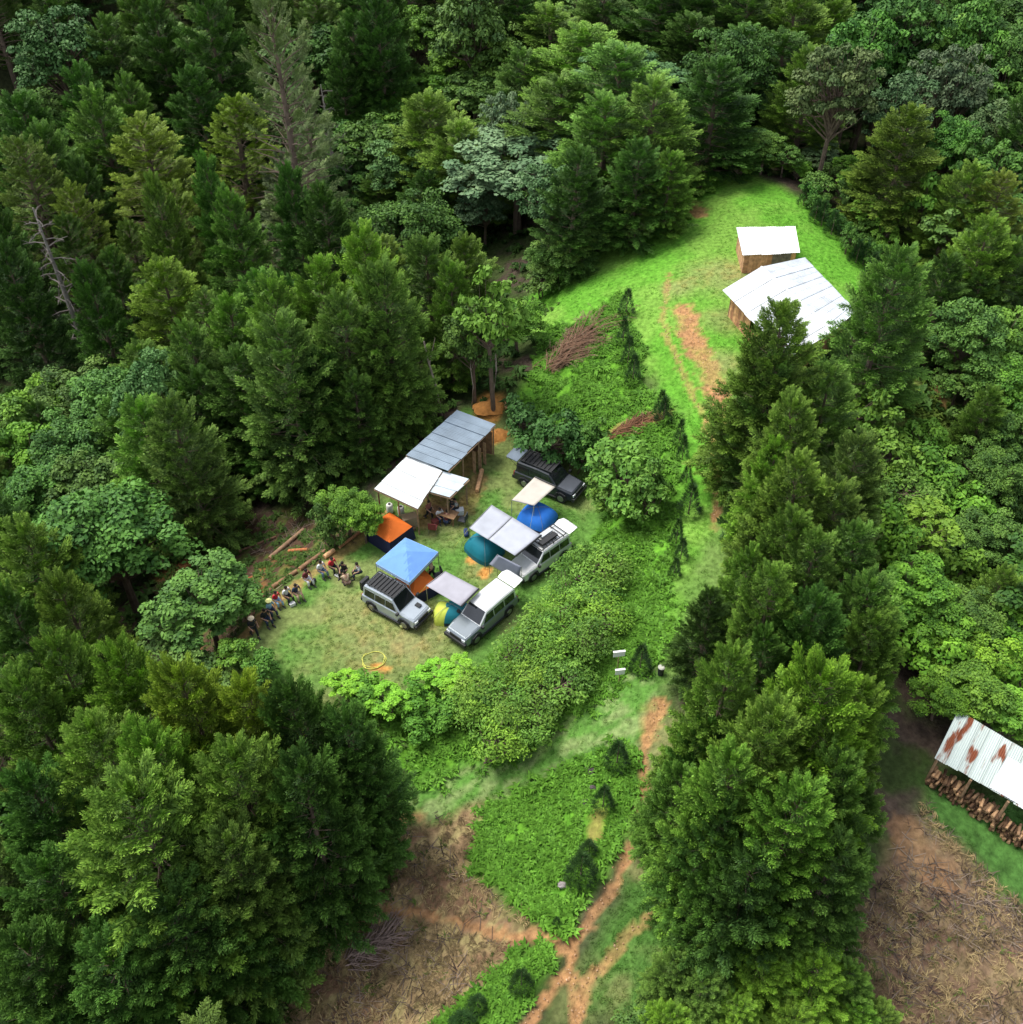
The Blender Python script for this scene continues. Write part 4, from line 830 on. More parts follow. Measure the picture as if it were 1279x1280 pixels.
silver, a1 = vehicle((524,779), (471,750), 'offroad_vehicle', 'silver boxy off-roader with roof rack parked beside the blue canopy', 'car', (.42,.47,.52), rack=True, L=4.15)
silver.scale = (.96, .94, .96)
MB().box((-2.5, 0, 1.0), (.2, .72, .72)).build('spare_wheel_cover', M['black'], silver)
MB().box((1.45, .35, 1.16), (.35, .28, .06)).build('bonnet_scoop', M['black'], silver)
grey, a2 = vehicle((578,800), (628,757), 'offroad_vehicle', 'grey station wagon with white roof and raised tailgate, nearest the loose shrubs', 'car', (.20,.235,.26), gate=(.85,.86,.86), roofcol=(.78,.79,.78), L=4.9)  # near-white tailgate colour stands in for sky reflected off grey paint
white, a3 = vehicle((648,723), (700,686), 'offroad_vehicle', 'white station wagon with loaded roof rack and raised tailgate beside large awning', 'car', (.78,.79,.78), gate=(.85,.86,.86), rack='open', L=4.7)
MB().box((-.6, .2, 2.1), (1.5, .4, .16)).build('roof_box', M['black'], white); MB().box((-.9, -.32, 2.08), (1.0, .35, .14)).build('roof_box', M['cloth'], white, (.5,.53,.56))
grey.scale = (.93,.93,.93); white.scale = (.9,.9,.92)
black, a4 = vehicle((716,622), (658,598), 'offroad_vehicle', 'black station wagon with raised tailgate beneath dark green shrubs', 'car', (.025,.03,.036), gate=(.22,.27,.33), hood=(.10,.11,.13), L=4.6, rack=True)  # paler bonnet and tailgate colours hold the sky's reflection on black paint
# ------------------------------------------------------------------ awnings, canopy, tents
def sheet(pts, sag=.1, n=8, th=.02, peak=0):
    """bilinear cloth between four corners with sag (or a raised peak)"""
    A, B, C_, D = [Vector(p) for p in pts]; mb = MB(); vs = []
    for L_ in (0, 1):
        for i in range(n+1):
            for j in range(n+1):
                u, v = i/n, j/n; p = A.lerp(B, u).lerp(D.lerp(C_, u), v); p.z += -sag*4*u*(1-u)*(.3+.7*4*v*(1-v))+peak*(1-max(abs(2*u-1), abs(2*v-1)))-L_*th; vs.append(p)
    N = (n+1)**2; fs = []
    for i in range(n):
        for j in range(n):
            a = i*(n+1)+j; q = (a, a+n+1, a+n+2, a+1); fs += [q, tuple(k+N for k in q[::-1])]
    rim = [i*(n+1) for i in range(n+1)]+[n*(n+1)+j for j in range(1, n+1)]+[i*(n+1)+n for i in range(n-1, -1, -1)]+[j for j in range(n-1, 0, -1)]
    fs += [(rim[i], rim[i-1], rim[i-1]+N, rim[i]+N) for i in range(len(rim))]
    return mb.add(vs, fs)
def pole(parent, p, r=.02, nm='pole', m=None):
    MB().tube([(p.x, p.y, float(hgt(p.x, p.y))-.02), (p.x, p.y, p.z)], r, 6).build(nm, m or M['rim'], parent)
def awning(pix, zs, col, label, seam=None, group='vehicle awnings'):
    P = [G(a, b, z) for (a, b), z in zip(pix, zs)]; o = P[0]; t = empty('awning', (0, 0, 0), 0, label, 'awning', group)
    if seam:
        m1, m2 = P[0].lerp(P[3], seam), P[1].lerp(P[2], seam)
        sheet([P[0], P[1], m2, m1], .05).build('cloth_panel', M['fabric'], t, col, True); sheet([m1+Vector((0,0,.03)), m2+Vector((0,0,.03)), P[2], P[3]], .05).build('cloth_panel', M['fabric'], t, tuple(c*1.04 for c in col), True)
        MB().tube([m1+Vector((0,0,.04)), m2+Vector((0,0,.04))], .03, 6).build('ridge_bar', M['rim'], t)
    else: sheet(P, .06).build('cloth_panel', M['fabric'], t, col, True)
    for q in (P[0], P[1]):
        pole(t, q); o_ = (q-(P[2]+P[3])/2); o_.z = 0; o_ = o_.normalized()*1.1; MB().tube([q, (q.x+o_.x, q.y+o_.y, .02)], .008, 4).build('guy_rope', M['rope'], t)
    MB().tube([P[0], P[1]], .025, 6).build('front_bar', M['rim'], t); MB().tube([P[3], P[2]], .06, 8).build('case', M['black'], t)
    return t
awning([(533,732),(557,714),(599,736),(577,758)], [2.0,2.0,2.1,2.1], (.42,.41,.46), 'light grey awning stretched left of the grey station wagon')
awning([(587,660),(615,631),(677,669),(645,695)], [2.05,2.05,2.15,2.15], (.46,.48,.54), 'large two-panel pale grey awning left of the white station wagon', seam=.42)
awning([(640,625),(668,632),(695,608),(669,596)], [1.95,1.95,2.1,2.1], (.60,.55,.48), 'cream awning on the side of the black station wagon')
cn = empty('canopy', (0, 0, 0), 0, 'square sky-blue pop-up canopy beside the silver off-roader', 'canopy')
P = [G(470,704,2.05), G(507,672,2.05), G(548,690,2.05), G(512,728,2.05)]
sheet(P, 0, 8, .02, .62).build('canopy_top', M['fabric'], cn, (.17,.36,.78), False)
for i in range(4):
    a, b = P[i], P[(i+1) % 4]; n = (b-a).cross(Vector((0,0,1))).normalized()*.012; dz = Vector((0,0,-.22)); mb = MB().add([a-n, b-n, b-n+dz, a-n+dz, a+n, b+n, b+n+dz, a+n+dz], [(0,1,2,3),(7,6,5,4),(0,4,5,1),(2,6,7,3),(1,5,6,2),(0,3,7,4)]); mb.build('valance', M['fabric'], cn, (.42,.60,.82)); pole(cn, a, .025, 'leg')
    MB().tube([a-Vector((0,0,.25)), b-Vector((0,0,.25))], .015, 5).build('truss', M['rim'], cn)
def tent(c, w_, d_, rz, h_, wall, fly, name='tent', label='', wallh=.9, flyout=.12, kind='hip', stripe=None):
    g = G(*c, 0); t = empty(name, (g.x, g.y, 0), rz, label, 'tent', 'tents at the camp')
    if kind == 'hip':
        hw, hd = w_/2, d_/2
        MB().add([(-hw,-hd,0),(hw,-hd,0),(hw,hd,0),(-hw,hd,0),(-hw*.9,-hd*.9,wallh),(hw*.9,-hd*.9,wallh),(hw*.9,hd*.9,wallh),(-hw*.9,hd*.9,wallh)], [(0,1,5,4),(1,2,6,5),(2,3,7,6),(3,0,4,7),(3,2,1,0),(4,5,6,7)]).build('tent_wall', M['fabric'], t, wall)
        k = .9+flyout; sheet([(-hw*k,-hd*k,wallh),(hw*k,-hd*k,wallh),(hw*k,hd*k,wallh),(-hw*k,hd*k,wallh)], 0, 8, .02, h_-wallh).build('flysheet', M['fabric'], t, fly)
    else:
        n = 16; m_ = 7; vs = []; fs = []
        for j in range(m_+1):
            a = j/m_*math.pi/2
            for i in range(n):
                b = 2*math.pi*i/n; sq = 1/max(abs(math.cos(b)), abs(math.sin(b)))**.55; vs.append((math.cos(b)*sq*w_/2*math.cos(a)**.8, math.sin(b)*sq*d_/2*math.cos(a)**.8, h_*math.sin(a)**.9))
        for j in range(m_):
            for i in range(n): fs.append((j*n+i, j*n+(i+1) % n, (j+1)*n+(i+1) % n, (j+1)*n+i))
        sel = {'wall': [], 'fly': [], 'st': []}
        for f in fs:
            cx = sum(vs[k][0] for k in f)/4; sel['st' if (stripe and cx < -w_*.12) else ('wall' if sum(vs[k][2] for k in f)/4 < h_*.35 else 'fly')].append(f)
        for kk, nm, cl in (('wall','tent_wall',wall),('fly','flysheet',fly),('st','end_panel',stripe)):
            if sel[kk]: MB().add(vs, sel[kk]).build(nm, M['fabric'], t, cl, True)
    for s in (-1, 1): MB().tube([(-w_/2, s*d_/2*.98, .02)]+[(w_/2*math.cos(math.pi*(1-q/10)), s*d_/2*math.cos(math.pi*(1-q/10))*-1*.98, (h_+.03)*math.sin(math.pi*q/10)**.8+.02) for q in range(1, 10)]+[(w_/2, -s*d_/2*.98, .02)], .012, 5).build('pole', M['rim'], t) if kind != 'hip' else None
    return t
NAVY = (.018,.022,.075); ORG = (.90,.20,.025)
def hd(a, b):
    p, q = flat(*a), flat(*b); return math.atan2(q[1]-p[1], q[0]-p[0])
tent((489,674), 2.3, 2.2, hd((462,672),(489,690)), 1.75, NAVY, ORG, label='orange-roofed tent with navy walls just behind the blue canopy', flyout=.0, wallh=1.05)
tent((493,664), 1.2, 1.6, hd((462,672),(489,690)), 1.15, NAVY, (.02,.03,.10), label='small navy tent behind the orange-roofed tent near the white roof', flyout=.0, wallh=.6)
tent((522,738), 2.0, 2.1, hd((505,735),(548,712)), 1.45, NAVY, ORG, label='orange and navy tent half under the front edge of blue canopy', flyout=.0, wallh=.85)
tent((566,772), 2.3, 1.5, hd((556,770),(580,770)), 1.15, (.02,.05,.10), (.02,.26,.33), label='small dome tent in teal and lime yellow in front of grey awning', kind='dome', stripe=(.62,.72,.10))
tent((606,690), 2.3, 2.0, hd((587,670),(616,692)), 1.35, (.01,.16,.22), (.01,.20,.27), label='teal dome tent under the left corner of large pale awning', kind='dome')
tent((672,652), 2.4, 2.2, hd((650,660),(674,672)), 1.25, (.03,.04,.13), (.03,.22,.80), label='bright blue dome tent with navy sides under the cream awning', kind='dome')
fpq = [G(645,652,.02), G(672,672,.02), G(697,643,.02), G(670,630,.02)]
t = MB().poly(fpq, .02).build('ground_sheet', M['fabric'], None, (.42,.43,.42)); tag(t, 'grey ground sheet beneath the bright blue dome tent', 'ground sheet')
P = [G(612,705,.9), G(622,693,1.9), G(652,708,1.9), G(648,727,.7)]
an = empty('annex_tent', (0, 0, 0), 0, 'plain grey annex tent hanging between the large awning and white station wagon', 'tent', 'tents at the camp')
sheet(P, .04).build('sloping_wall', M['fabric'], an, (.24,.26,.33), True); 
for q in P: pole(an, q)

# ------------------------------------------------------------------ people
def skinmesh(name, J, E, m, sub=1):
    """J: list of (x,y,z,r); E: edges. Skin + Subsurf baked to a mesh"""
    me = bpy.data.meshes.new(name); me.from_pydata([j[:3] for j in J], E, []); o = bpy.data.objects.new(name, me); COL.objects.link(o)
    md = o.modifiers.new('s', 'SKIN'); md.use_smooth_shade = True
    if not me.skin_vertices: 
        pass
    sv = me.skin_vertices[0].data if me.skin_vertices else None
    if sv is None:
        with bpy.context.temp_override(object=o, active_object=o): bpy.ops.mesh.customdata_skin_add()
        sv = me.skin_vertices[0].data
    for i, j in enumerate(J): sv[i].radius = (j[3], j[3]); sv[i].use_root = (i == 0)
    if sub: o.modifiers.new('d', 'SUBSURF').levels = sub; o.modifiers['d'].render_levels = sub
    dg = bpy.context.evaluated_depsgraph_get(); nm = bpy.data.meshes.new_from_object(o.evaluated_get(dg)); nm.name = name
    bpy.data.objects.remove(o); nm.materials.clear(); nm.materials.append(m); return nm
def pose(kind):
    if kind == 'stand': pel, che, hdz, kn, an_, el, wr = (0,0,.93), (.03,0,1.28), (.08,0,1.56), [(.16,.1,.50),(-.05,-.1,.50)], [(.22,.1,.09),(-.34,-.1,.14)], [(-.04,.27,1.12),(.10,-.27,1.12)], [(.14,.25,.94),(.28,-.22,1.02)]
    elif kind == 'sit': pel, che, hdz, kn, an_, el, wr = (0,0,.48), (.06,0,.85), (.14,0,1.13), [(.44,.13,.52),(.42,-.15,.52)], [(.50,.14,.09),(.40,-.17,.09)], [(.12,.27,.70),(.10,-.27,.70)], [(.36,.17,.60),(.33,-.14,.60)]
    else: pel, che, hdz, kn, an_, el, wr = (0,0,.34), (.16,0,.66), (.32,0,.90), [(.36,.18,.46),(.34,-.2,.46)], [(.16,.18,.09),(.14,-.2,.09)], [(.34,.27,.55),(.34,-.27,.55)], [(.52,.12,.38),(.52,-.10,.34)]
    pv, cv, hv = Vector(pel), Vector(che), Vector(hdz); up = (cv-pv).normalized(); nk = cv+up*.17; 
    J = [(*pv, .13), (*(pv*.5+cv*.5), .125), (*cv, .14), (*nk, .055), (*hv, .095), (hv.x+.01, hv.y, hv.z+.10, .085)]; E = [(0,1),(1,2),(2,3),(3,4),(4,5)]
    for i, s in enumerate((1, -1)):
        sh_ = cv+up*.10+Vector((0, s*.18, 0)); b = len(J); w_ = Vector(wr[i]); e_ = Vector(el[i]); fd = (w_-e_).normalized(); pm = w_+fd*.07
        J += [(*sh_, .055), (*e_, .042), (*w_, .028), (*pm, .036)]; E += [(2, b), (b, b+1), (b+1, b+2), (b+2, b+3)]
        for k in range(4):
            f1 = pm+fd*(.05-.004*abs(k-1.3))+Vector((0, (k-1.5)*.024, 0)); f2 = f1+fd*.035+Vector((0, 0, -.022)); q = len(J); J += [(*f1, .010), (*f2, .008)]; E += [(b+3, q), (q, q+1)]
        th = w_+fd*.04+Vector((0, -s*.045, 0)); q = len(J); J += [(*th, .012), (*(th+fd*.035), .009)]; E += [(b+2, q), (q, q+1)]
        hp = pv+Vector((0, s*.1, -.04)); b = len(J); k_ = Vector(kn[i]); a_ = Vector(an_[i])
        J += [(*hp, .085), (*k_, .062), (*a_, .04), (a_.x+.17, a_.y, a_.z-.05, .038)]; E += [(0, b), (b, b+1), (b+1, b+2), (b+2, b+3)]
    body = skinmesh('body', J, E, M['skin'])
    Js = [(*(pv+up*.04), .155), (*(pv*.5+cv*.5), .148), (*cv, .165), (*(cv+up*.13), .08)]; Es = [(0,1),(1,2),(2,3)]
    for i, s in enumerate((1, -1)):
        b = len(Js); sh_ = cv+up*.10+Vector((0, s*.18, 0)); e_ = Vector(el[i]); Js += [(*sh_, .075), (*(sh_.lerp(e_, .85)), .062)]; Es += [(2, b), (b, b+1)]
    shirt = skinmesh('shirt', Js, Es, M['cloth'])
    Jt = [(*pv, .15)]; Et = []; js = []
    shoes = MB()
    for i, s in enumerate((1, -1)):
        b = len(Jt); hp = pv+Vector((0, s*.1, -.04)); k_ = Vector(kn[i]); a_ = Vector(an_[i]); Jt += [(*hp, .105), (*k_, .08), (*(k_.lerp(a_, .85)), .062)]; Et += [(0, b), (b, b+1), (b+1, b+2)]
        shoes.loft([(a_.x-.08, .045, .04, a_.z-.09, a_.z+.02), (a_.x+.05, .05, .04, a_.z-.09, a_.z+.03), (a_.x+.2, .04, .03, a_.z-.09, a_.z-.03)], .02)
        shoes.v[-24:] = [(x, y+a_.y, z) for x, y, z in shoes.v[-24:]]
    tr = skinmesh('trousers', Jt, Et, M['cloth']); 
    hm = MB(); vs = []; fs = []; c = hv+Vector((-.012, 0, .06))
    for j in range(5):
        a = -.25+j/4*(math.pi/2+.25)
        for i in range(12): b = 2*math.pi*i/12; vs.append((c.x+math.cos(b)*.108*math.cos(a)-(.015 if j == 0 else 0), c.y+math.sin(b)*.1*math.cos(a), c.z+.12*math.sin(a)-(.03 if math.cos(b) < 0 and j == 0 else 0)))
    for j in range(4):
        for i in range(12): fs.append((j*12+i, j*12+(i+1) % 12, (j+1)*12+(i+1) % 12, (j+1)*12+i))
    hair = hm.add(vs, fs).mesh('hair', M['cloth'], True)
    ey = MB()
    for s in (1, -1): ey.box((hv.x+.088, s*.034, hv.z+.045), (.014, .02, .012))
    ns = MB().add([(hv.x+.085,-.013,hv.z-.005),(hv.x+.085,.013,hv.z-.005),(hv.x+.115,0,hv.z-.002),(hv.x+.088,0,hv.z+.045)], [(0,1,2),(1,3,2),(0,2,3),(0,3,1)])
    for s in (1, -1): ns.box((hv.x, s*.097, hv.z+.02), (.03, .016, .05))
    mo = MB().box((hv.x+.088, 0, hv.z-.03), (.012, .045, .012))
    hat = MB().tube([(c.x,c.y,c.z+.035),(c.x,c.y,c.z+.045),(c.x,c.y,c.z+.05),(c.x,c.y,c.z+.14)], [.19,.19,.11,.095], 14).mesh('hat', M['cloth'], True)
    return dict(body=body, shirt=shirt, trousers=tr, shoes=shoes.mesh('shoes', M['cloth']), hair=hair, eyes=ey.mesh('eyes', M['black']), nose_and_ears=ns.mesh('nose_and_ears', M['skin']), mouth=mo.mesh('mouth', M['cloth']), hat=hat)
POSE = {k: pose(k) for k in ('stand', 'sit', 'crouch')}
def person(px, py, kind, face, shirt, trous, label, hair=(.02,.015,.012), hat=None, sk=1.0, group='people at the camp', b=None):
    dz = {'stand': .9, 'sit': .75, 'crouch': .5}[kind]; g = G(px, py, dz); p = empty('person', (g.x, g.y, float(hgt(g.x, g.y))), face, label, 'person', group)
    sc = random.uniform(.95, 1.04); p.scale = (sc, sc, sc); D_ = POSE[kind]
    link('body', D_['body'], p, color=(sk, sk, sk)); link('shirt', D_['shirt'], p, color=shirt); link('trousers', D_['trousers'], p, color=trous); link('shoes', D_['shoes'], p, color=(.05,.05,.05))
    link('hair', D_['hair'], p, color=hair); link('eyes', D_['eyes'], p); link('nose_and_ears', D_['nose_and_ears'], p, color=(sk, sk, sk)); link('mouth', D_['mouth'], p, color=(.35,.12,.1))
    if hat: link('hat', D_['hat'], p, color=hat)
    return p
WH = (.75,.75,.78); BK = (.02,.022,.028); DB = (.03,.045,.09); LB = (.30,.50,.70); RD = (.62,.03,.05); MR = (.16,.03,.04); TN = (.50,.38,.26); JN = (.14,.2,.3)
fc = math.atan2(-.8, .9)
person(316,783,'stand',R(-50),BK,BK,'person in dark clothes and tan hat striding at the left end of row',hat=(.55,.47,.33))
person(330,768,'sit',fc,BK,DB,'seated person in black, nearest the striding person')
person(336,757,'sit',fc,LB,DB,'seated person in light blue shirt and pale yellow hat',hat=(.75,.75,.3))
person(344,745,'sit',fc,RD,LB,'seated person in dark red top and light blue trousers')
person(357,740,'sit',fc,WH,BK,'seated person in white shirt between dark red and black tops')
person(369,737,'sit',fc,DB,TN,'seated person in navy top and tan trousers right of white shirt')
person(382,719,'sit',fc,MR,WH,'seated person in maroon top alone in the gap of row')
person(400,708,'sit',fc,WH,JN,'seated person in white shirt directly left of bright red shirt')
person(414,703,'sit',fc,RD,BK,'seated person in bright red shirt beside the pale plank')
person(430,708,'sit',R(-110),BK,BK,'seated person in black with a pale bag on the chest')
person(449,709,'sit',R(-150),WH,DB,'seated person in white shirt at right end of the row')
person(434,725,'crouch',R(120),TN,(.2,.13,.1),'person in tan crouching in front of the seated row')
person(540,712,'stand',R(170),TN,BK,'person in tan top standing at the right corner of blue canopy')
person(549,640,'sit',R(-60),WH,DB,'person in white shirt seated at plank table under small pale roof',group='people in the shelter')
person(566,632,'stand',R(200),BK,DB,'person in black standing at the right of plank table',group='people in the shelter')
person(571,629,'sit',R(190),(.5,.52,.55),BK,'person in grey shirt seated behind the one in black',group='people in the shelter')
person(558,648,'crouch',R(80),MR,DB,'person in maroon crouching before the plank table',group='people in the shelter')
person(536,636,'stand',R(-40),(.28,.1,.08),BK,'person in rust red top standing under right edge of white roof',group='people in the shelter')

# ------------------------------------------------------------------ logs, brushwood, stones, small things
def log(a, b, r, label, col=(1,1,1), z=0, group='logs lying about the camp'):
    A_, B_ = at(*a), at(*b); p = Vector(A_[:3])+Vector((0,0,r+z)); q = Vector(B_[:3])+Vector((0,0,r+z)); m_ = (p+q)/2; d = (q-p)/2
    t = empty('log', m_-Vector((0,0,r)), 0, label, 'log', group); u = Vector((random.uniform(-.04,.04), random.uniform(-.04,.04), r))
    MB().tube([-d+u, -d*.33+u*1.05, d*.4+u, d+u], [r, r*.96, r*.92, r*.84], 10, False).build('bark', M['wood'], t, col, True)
    for e, rr in ((-d+u, r*.97), (d+u, r*.82)): MB().tube([e-d.normalized()*.01, e+d.normalized()*.01], rr, 10).build('cut_end', M['wood'], t, (1.9,1.6,1.3))
log((603,590),(597,616),.17,'short pale log lying on grass right of the shelter',(1.7,1.5,1.3))
log((311,775),(338,738),.15,'log bench at the left end of the seated row',(.7,.6,.55)); log((342,736),(372,716),.15,'log bench behind the white shirt and navy top',(.8,.7,.6)); log((376,713),(408,690),.15,'log bench behind maroon top',(.7,.6,.55))
log((406,699),(418,690),.16,'pale freshly cut log behind the bright red shirt',(2.2,2.0,1.7)); log((425,686),(452,666),.1,'thin brown log on the bank above the right end of row',(1.2,.9,.7)); log((446,670),(470,654),.09,'thin log between the bank and orange tent',(.9,.7,.6))
log((338,700),(380,664),.16,'long grey fallen log on the brown slope',(1.0,.95,.95)); log((300,690),(345,672),.1,'thin dark fallen log left of the long grey one',(.6,.5,.5)); log((362,690),(385,688),.13,'short reddish log on brown slope',(1.4,.8,.5)); log((285,735),(318,722),.1,'rusty brown log above the bluish leafy tree',(1.2,.55,.35))
log((560,650),(566,622),.05,'pale slanting pole leaning at the plank table',(1.8,1.5,1.1)); log((632,505),(634,512),.13,'pale sawn block on the orange soil',(2.2,1.9,1.6))
log((592,512),(606,516),.1,'pale stick in front of the upper orange soil heap',(2.0,1.5,1.3))
def mound(px, py, rx, ry, h_, label, col=(1,1,1), name='soil_heap', cat='soil heap', rz=0):
    x, y, z, _ = at(px, py); r = np.random.default_rng(int(px)); n = 20; V = []; F = []
    for j in range(7):
        f = j/6
        for i in range(n):
            b = 2*math.pi*i/n; k = (1-f)*(1+.18*math.sin(2*b+px)+.12*math.sin(5*b)+r.normal(0, .04)); V.append((rx*k*math.cos(b), ry*k*math.sin(b), h_*(1-(1-f)**2)*(1+r.normal(0, .06))-.08))
    for j in range(6):
        for i in range(n): F.append((j*n+i, j*n+(i+1) % n, (j+1)*n+(i+1) % n, (j+1)*n+i))
    o = MB().add(V, F+[tuple(6*n+i for i in range(n))]).build(name, M['soil'], None, col, True, (x, y, z), (0, 0, rz)); o.name = name; tag(o, label, cat, 'heaps of orange soil')
mound(615,508,1.5,.9,.55,'upper heap of orange soil behind the grey tin roof'); mound(622,545,1.0,.85,.5,'lower heap of orange soil at the grey roof\'s right corner')
def brush(px, py, rx, ry, h_, ang, n, label, col, ncol, name='brushwood_heap'):
    x, y, z, _ = at(px, py); r = np.random.default_rng(int(px)+3); t = empty(name, (x, y, z), ang, label, 'brushwood', 'heaps of cut brushwood'); tw = MB(); P_, D_ = [], []
    def gz_(u, v):
        c, s = math.cos(ang), math.sin(ang); return float(hgt(x+u*c-v*s, y+u*s+v*c))-z
    for i in range(n):
        f = r.random(); v0 = r.normal(0, .25)*ry; u0 = -rx+2*rx*f*.7; L_ = rx*(.5+.6*r.random()); a = r.normal(0, .35); zz = h_*(1-abs(f-.4))*r.random()
        p0 = np.array([u0, v0, zz]); d = np.array([math.cos(a), math.sin(a), 0]); p = []
        for k in range(5):
            s = k/4; q = p0+d*L_*s+np.array([0, math.copysign(.35, a)*s*s*ry, .12*math.sin(3*s)-zz*.5*s]); q[1] = np.clip(q[1], -ry*1.2, ry*1.2); q[2] = max(q[2], 0)+.05; q[2] += gz_(q[0], q[1]); p.append(q)
        tw.tube(p, [.035, .03, .024, .018, .008], 4, False)
        for k in range(6):
            s = r.random(); q = p[0]+(p[-1]-p[0])*s; dd = unit(d+r.normal(0, .5, 3)*np.array([1, 1, .4])); tw.tube([q, q+dd*.45], [.014, .006], 3, False); P_.append(q+dd*.2); D_.append(dd)
    o = tw.build('twigs', M['bark'], t, col); o['kind'] = 'stuff'
    if ncol is not None:
        P_ = np.array(P_); D_ = np.array(D_); N = len(P_); V, F, Cc = spray_cloud(P_, D_, np.tile([0,0,1.], (N, 1))+r.normal(0, .3, (N, 3)), np.full(N, .5), np.full(N, .16), np.tile(np.array(ncol), (N, 1))*(.6+.8*r.random((N, 1))), np.array(ncol)*1.5, 4, 3)
        o = link('dry_needles', mesh_arr('dry_needles', V, F, M['leaf'], Cc), t, color=(1,1,1)); o['kind'] = 'stuff'
brush(722,432,3.6,1.7,.9,hd((680,458),(765,402)),150,'long heap of brown felled brushwood on the grassy slope',(1.5,1.2,1.0),(.20,.14,.09))
brush(790,536,2.0,.8,.5,hd((765,545),(830,530)),60,'reddish brown brushwood in the cut bank beside saplings',(1.5,1.0,.7),(.22,.13,.075))
brush(470,1183,1.6,.8,.6,hd((425,1200),(505,1160)),60,'small grey twig heap on the dry brown clearing',(1.7,1.7,1.9),None)
brush(1125,90,2.4,1.2,2.2,R(20),60,'fan of bare grey branches among the upper right trees',(2.2,2.2,2.5),None)
brush(1040,225,2.2,.7,.6,hd((1010,210),(1080,260)),50,'pale dry brushwood on the far rim of upper meadow',(2.0,1.5,1.2),(.3,.2,.13))
brush(1120,320,1.2,.6,.5,hd((1100,310),(1130,330)),24,'small pale brushwood beside the upper meadow\'s right rim',(2.2,2.0,1.8),None)
def rock(px, py, s, label, col=(.1,.09,.1)):
    x, y, z, _ = at(px, py); r = np.random.default_rng(int(px*3)); V = []; F = []; n = 9
    for j in range(5):
        a = -.3+j/4*(math.pi/2+.3)
        for i in range(n): b = 2*math.pi*i/n; k = s*(1+r.normal(0, .1)); V.append((k*math.cos(b)*math.cos(a)*1.2, k*math.sin(b)*math.cos(a), k*.8*math.sin(a)))
    for j in range(4):
        for i in range(n): F.append((j*n+i, j*n+(i+1) % n, (j+1)*n+(i+1) % n, (j+1)*n+i))
    o = MB().add(V, F).build('stone', M['deadwood'], None, col, False, (x, y, z)); tag(o, label, 'stone', 'dark stones on the green bank')
rock(738,963,.27,'dark stone highest on the weedy bank',(.25,.22,.25)); rock(730,1004,.25,'dark stone midway down the weedy bank',(.22,.2,.24)); rock(719,1043,.27,'grey-topped dark stone beside the twin saplings',(.5,.5,.6)); rock(703,1107,.2,'small pale stone low on the weedy bank',(1,1,1.1)); rock(741,985,.14,'smallest dark stone between two larger ones',(.3,.28,.3))
# white boards on posts beside the ramp
for (a, b, h_, wd_, lb) in ((772,833,1.5,.62,'upper white signboard on a thin post in tall grass'), (774,848,1.0,.5,'lower white signboard on a short post below the other')):
    x, y, z, _ = at(a, b+4); t = empty('signboard', (x, y, z), R(8), lb, 'sign', 'white signboards'); MB().tube([(0,0,-.1),(0,0,h_-.16)], .025, 6).build('post', M['wood'], t); MB().box((0, -.03, h_-.18), (wd_, .03, .36)).build('board', M['signm'], t); MB().box((0, 0, h_+.015), (wd_+.04, .12, .03)).build('top_rail', M['signm'], t)
x, y, z, _ = at(826,843); t = empty('waste_bin', (x, y, z), 0, 'small black bin with pale lid beside the ramp top', 'bin'); MB().tube([(0,0,0),(0,0,.6)], [.15, .18], 12).build('body', M['black'], t); MB().tube([(0,0,.6),(0,0,.65)], [.19, .14], 12).build('lid', M['cloth'], t, (.5,.5,.42))
# loose rope ring
x, y, z, _ = at(467,826); t = empty('rope_ring', (x, y, z), 0, 'loose ring of yellow rope lying on the worn grass', 'rope')
for k, (r0, a0, a1) in enumerate(((.62, 0, 5.6), (.66, 2.2, 8.1), (.56, 3.5, 6.5))):
    MB().tube([(math.cos(a)*r0*(1+.09*math.sin(3*a+k)+.03*math.sin(11*a)), math.sin(a)*r0*(1+.10*math.sin(2*a+k)), .035+.012*k) for a in np.linspace(a0, a1, 34)], .02, 6).build('coil', M['rope'], t, (1,1,1), True)
g = G(506,783,0); t = empty('dry_bag', (g.x, g.y, 0), R(30), 'small pale yellow bag on grass before the silver off-roader', 'bag'); MB().tube([(-.28,0,.16),(-.22,0,.16),(.18,0,.16),(.28,0,.16)], [.08,.16,.15,.06], 10).build('body', M['cloth'], t, (.75,.78,.32), True); MB().tube([(.27,0,.16),(.36,0,.17)], [.06,.05], 8).build('rolled_top', M['cloth'], t, (.5,.5,.25))
crate(366,757,(.32,.22,.2),R(30),'small_box','small white box on grass before the seated row','box',M['cloth'],(.8,.82,.82))
# camp chairs in front of the shelter and by the canopy
def chair(px, py, rz, label, col):
    g = G(px, py, 0); t = empty('camp_chair', (g.x, g.y, 0), rz, label, 'chair', 'folding camp chairs')
    MB().box((0,0,.42), (.5,.5,.04)).build('seat', M['fabric'], t, col); MB().box((-.26,0,.7), (.04,.5,.5)).build('backrest', M['fabric'], t, col)
    for sx in (-.22, .22):
        for sy in (-.22, .22): MB().tube([(sx*1.1, sy*1.1, 0), (sx, sy, .42 if sx > 0 else .95)], .015, 5).build('leg', M['rim'], t)
chair(579,655,R(160),'folding camp chair at the right of the plank table',(.06,.06,.07)); chair(542,665,R(80),'folding camp chair in front of the plank table',(.25,.05,.05)); chair(548,725,R(200),'folding camp chair between blue canopy and grey awning',(.05,.05,.06))
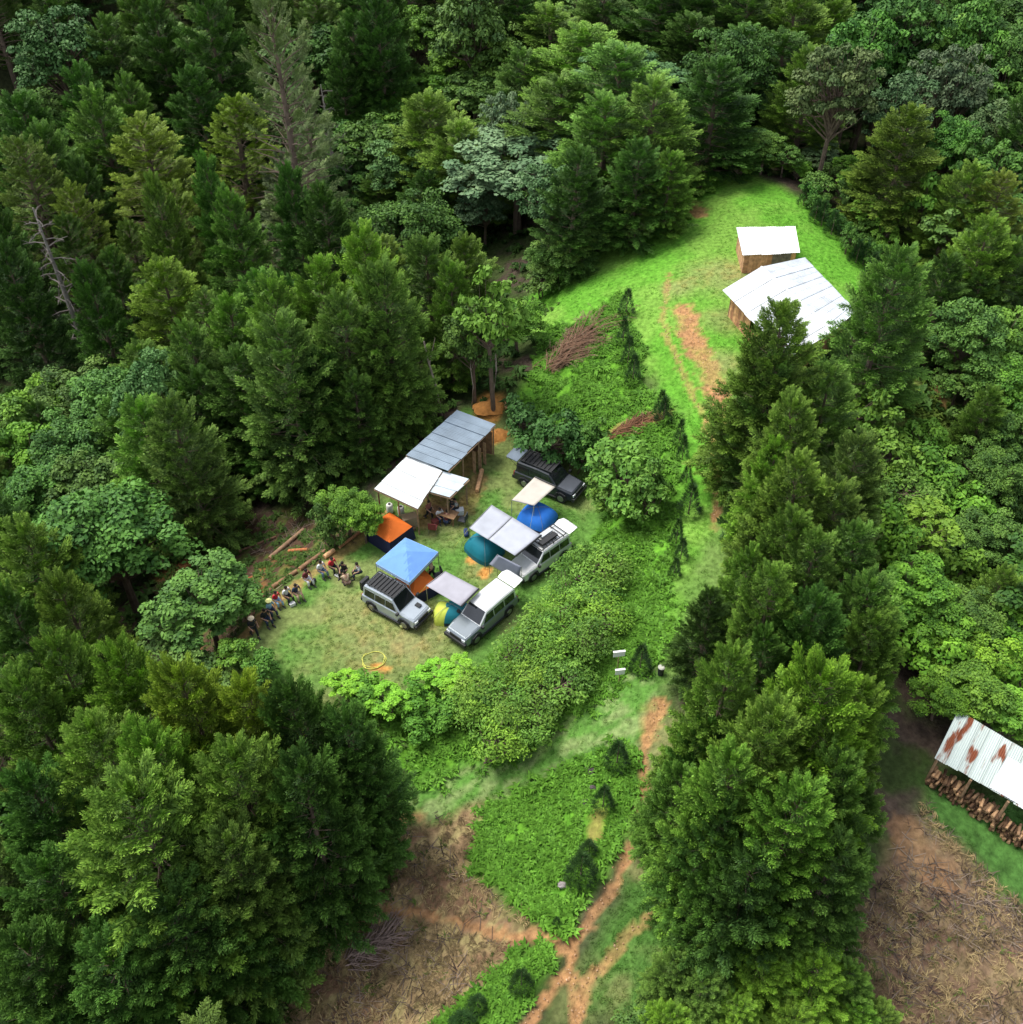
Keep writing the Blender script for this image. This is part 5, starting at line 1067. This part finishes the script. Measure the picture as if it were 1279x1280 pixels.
# slim bare trunks standing by the shelter
for (a, b, top, r_, lb) in ((617,494,(621,410),.08,'slim pale bare trunk behind the upper soil heap'), (590,508,(589,440),.045,'thin grey pole-like trunk behind grey tin roof'), (552,520,(530,425),.11,'leaning brownish trunk left of the grey tin roof')):
    x, y, z, tt = at(a, b); d = ray(*top); s = y/d[1]; h_ = CAM_Z+d[2]*s-z; xo = d[0]*s-x
    t = empty('slim_tree', (x, y, z-.1), 0, lb, 'tree', 'slim bare trunks by the shelter'); MB().tube([(0,0,0),(xo*.4+.12,0,h_*.4),(xo*.7-.05,0,h_*.75),(xo,0,h_)], [r_, r_*.85, r_*.65, r_*.4], 8).build('trunk', M['deadwood'], t, (1.4,1.3,1.2), True)
    MB().tube([(xo*.7,0,h_*.7),(xo*.7+.5,.2,h_*1.02)], [r_*.45, .015], 6).build('branch', M['deadwood'], t, (1.3,1.2,1.1))

crate(530,700,(.5,.35,.3),R(15),'storage_box','dark storage box on grass behind the blue canopy','box',M['cloth'],(.05,.06,.08))
crate(552,738,(.45,.3,.28),R(-20),'cool_box','red cool box between the blue canopy and grey awning','cool box',M['cloth'],(.45,.05,.04))
crate(640,660,(.5,.4,.3),R(35),'storage_box','grey storage box between cream awning and large pale awning','box',M['cloth'],(.2,.2,.22))
def sack(px, py, label, col, s=1.0):
    g = G(px, py, 0); t = empty('duffel_bag', (g.x, g.y, 0), random.uniform(0, 3), label, 'bag', 'bags lying on the grass')
    MB().tube([(-.32*s,0,.15*s),(-.28*s,0,.15*s),(0,0,.16*s),(.28*s,0,.15*s),(.32*s,0,.15*s)], [.07*s,.15*s,.16*s,.15*s,.07*s], 10).build('body', M['cloth'], t, col, True)
    MB().tube([(-.15*s,.02,.29*s),(-.08*s,.03,.36*s),(.08*s,.03,.36*s),(.15*s,.02,.29*s)], .015, 5).build('handle', M['cloth'], t, (.03,.03,.03))
sack(583,668,'navy duffel bag on bare soil right of the plank table',(.03,.05,.14)); sack(514,664,'brown duffel bag beside the tan cardboard box',(.16,.1,.06)); sack(392,729,'dark duffel bag in front of the maroon-topped person',(.04,.04,.05), .8)
sack(655,675,'orange duffel bag at the front of the blue dome tent',(.6,.2,.04), .8); sack(422,721,'small white bag beside the crouching person',(.7,.7,.68), .6)
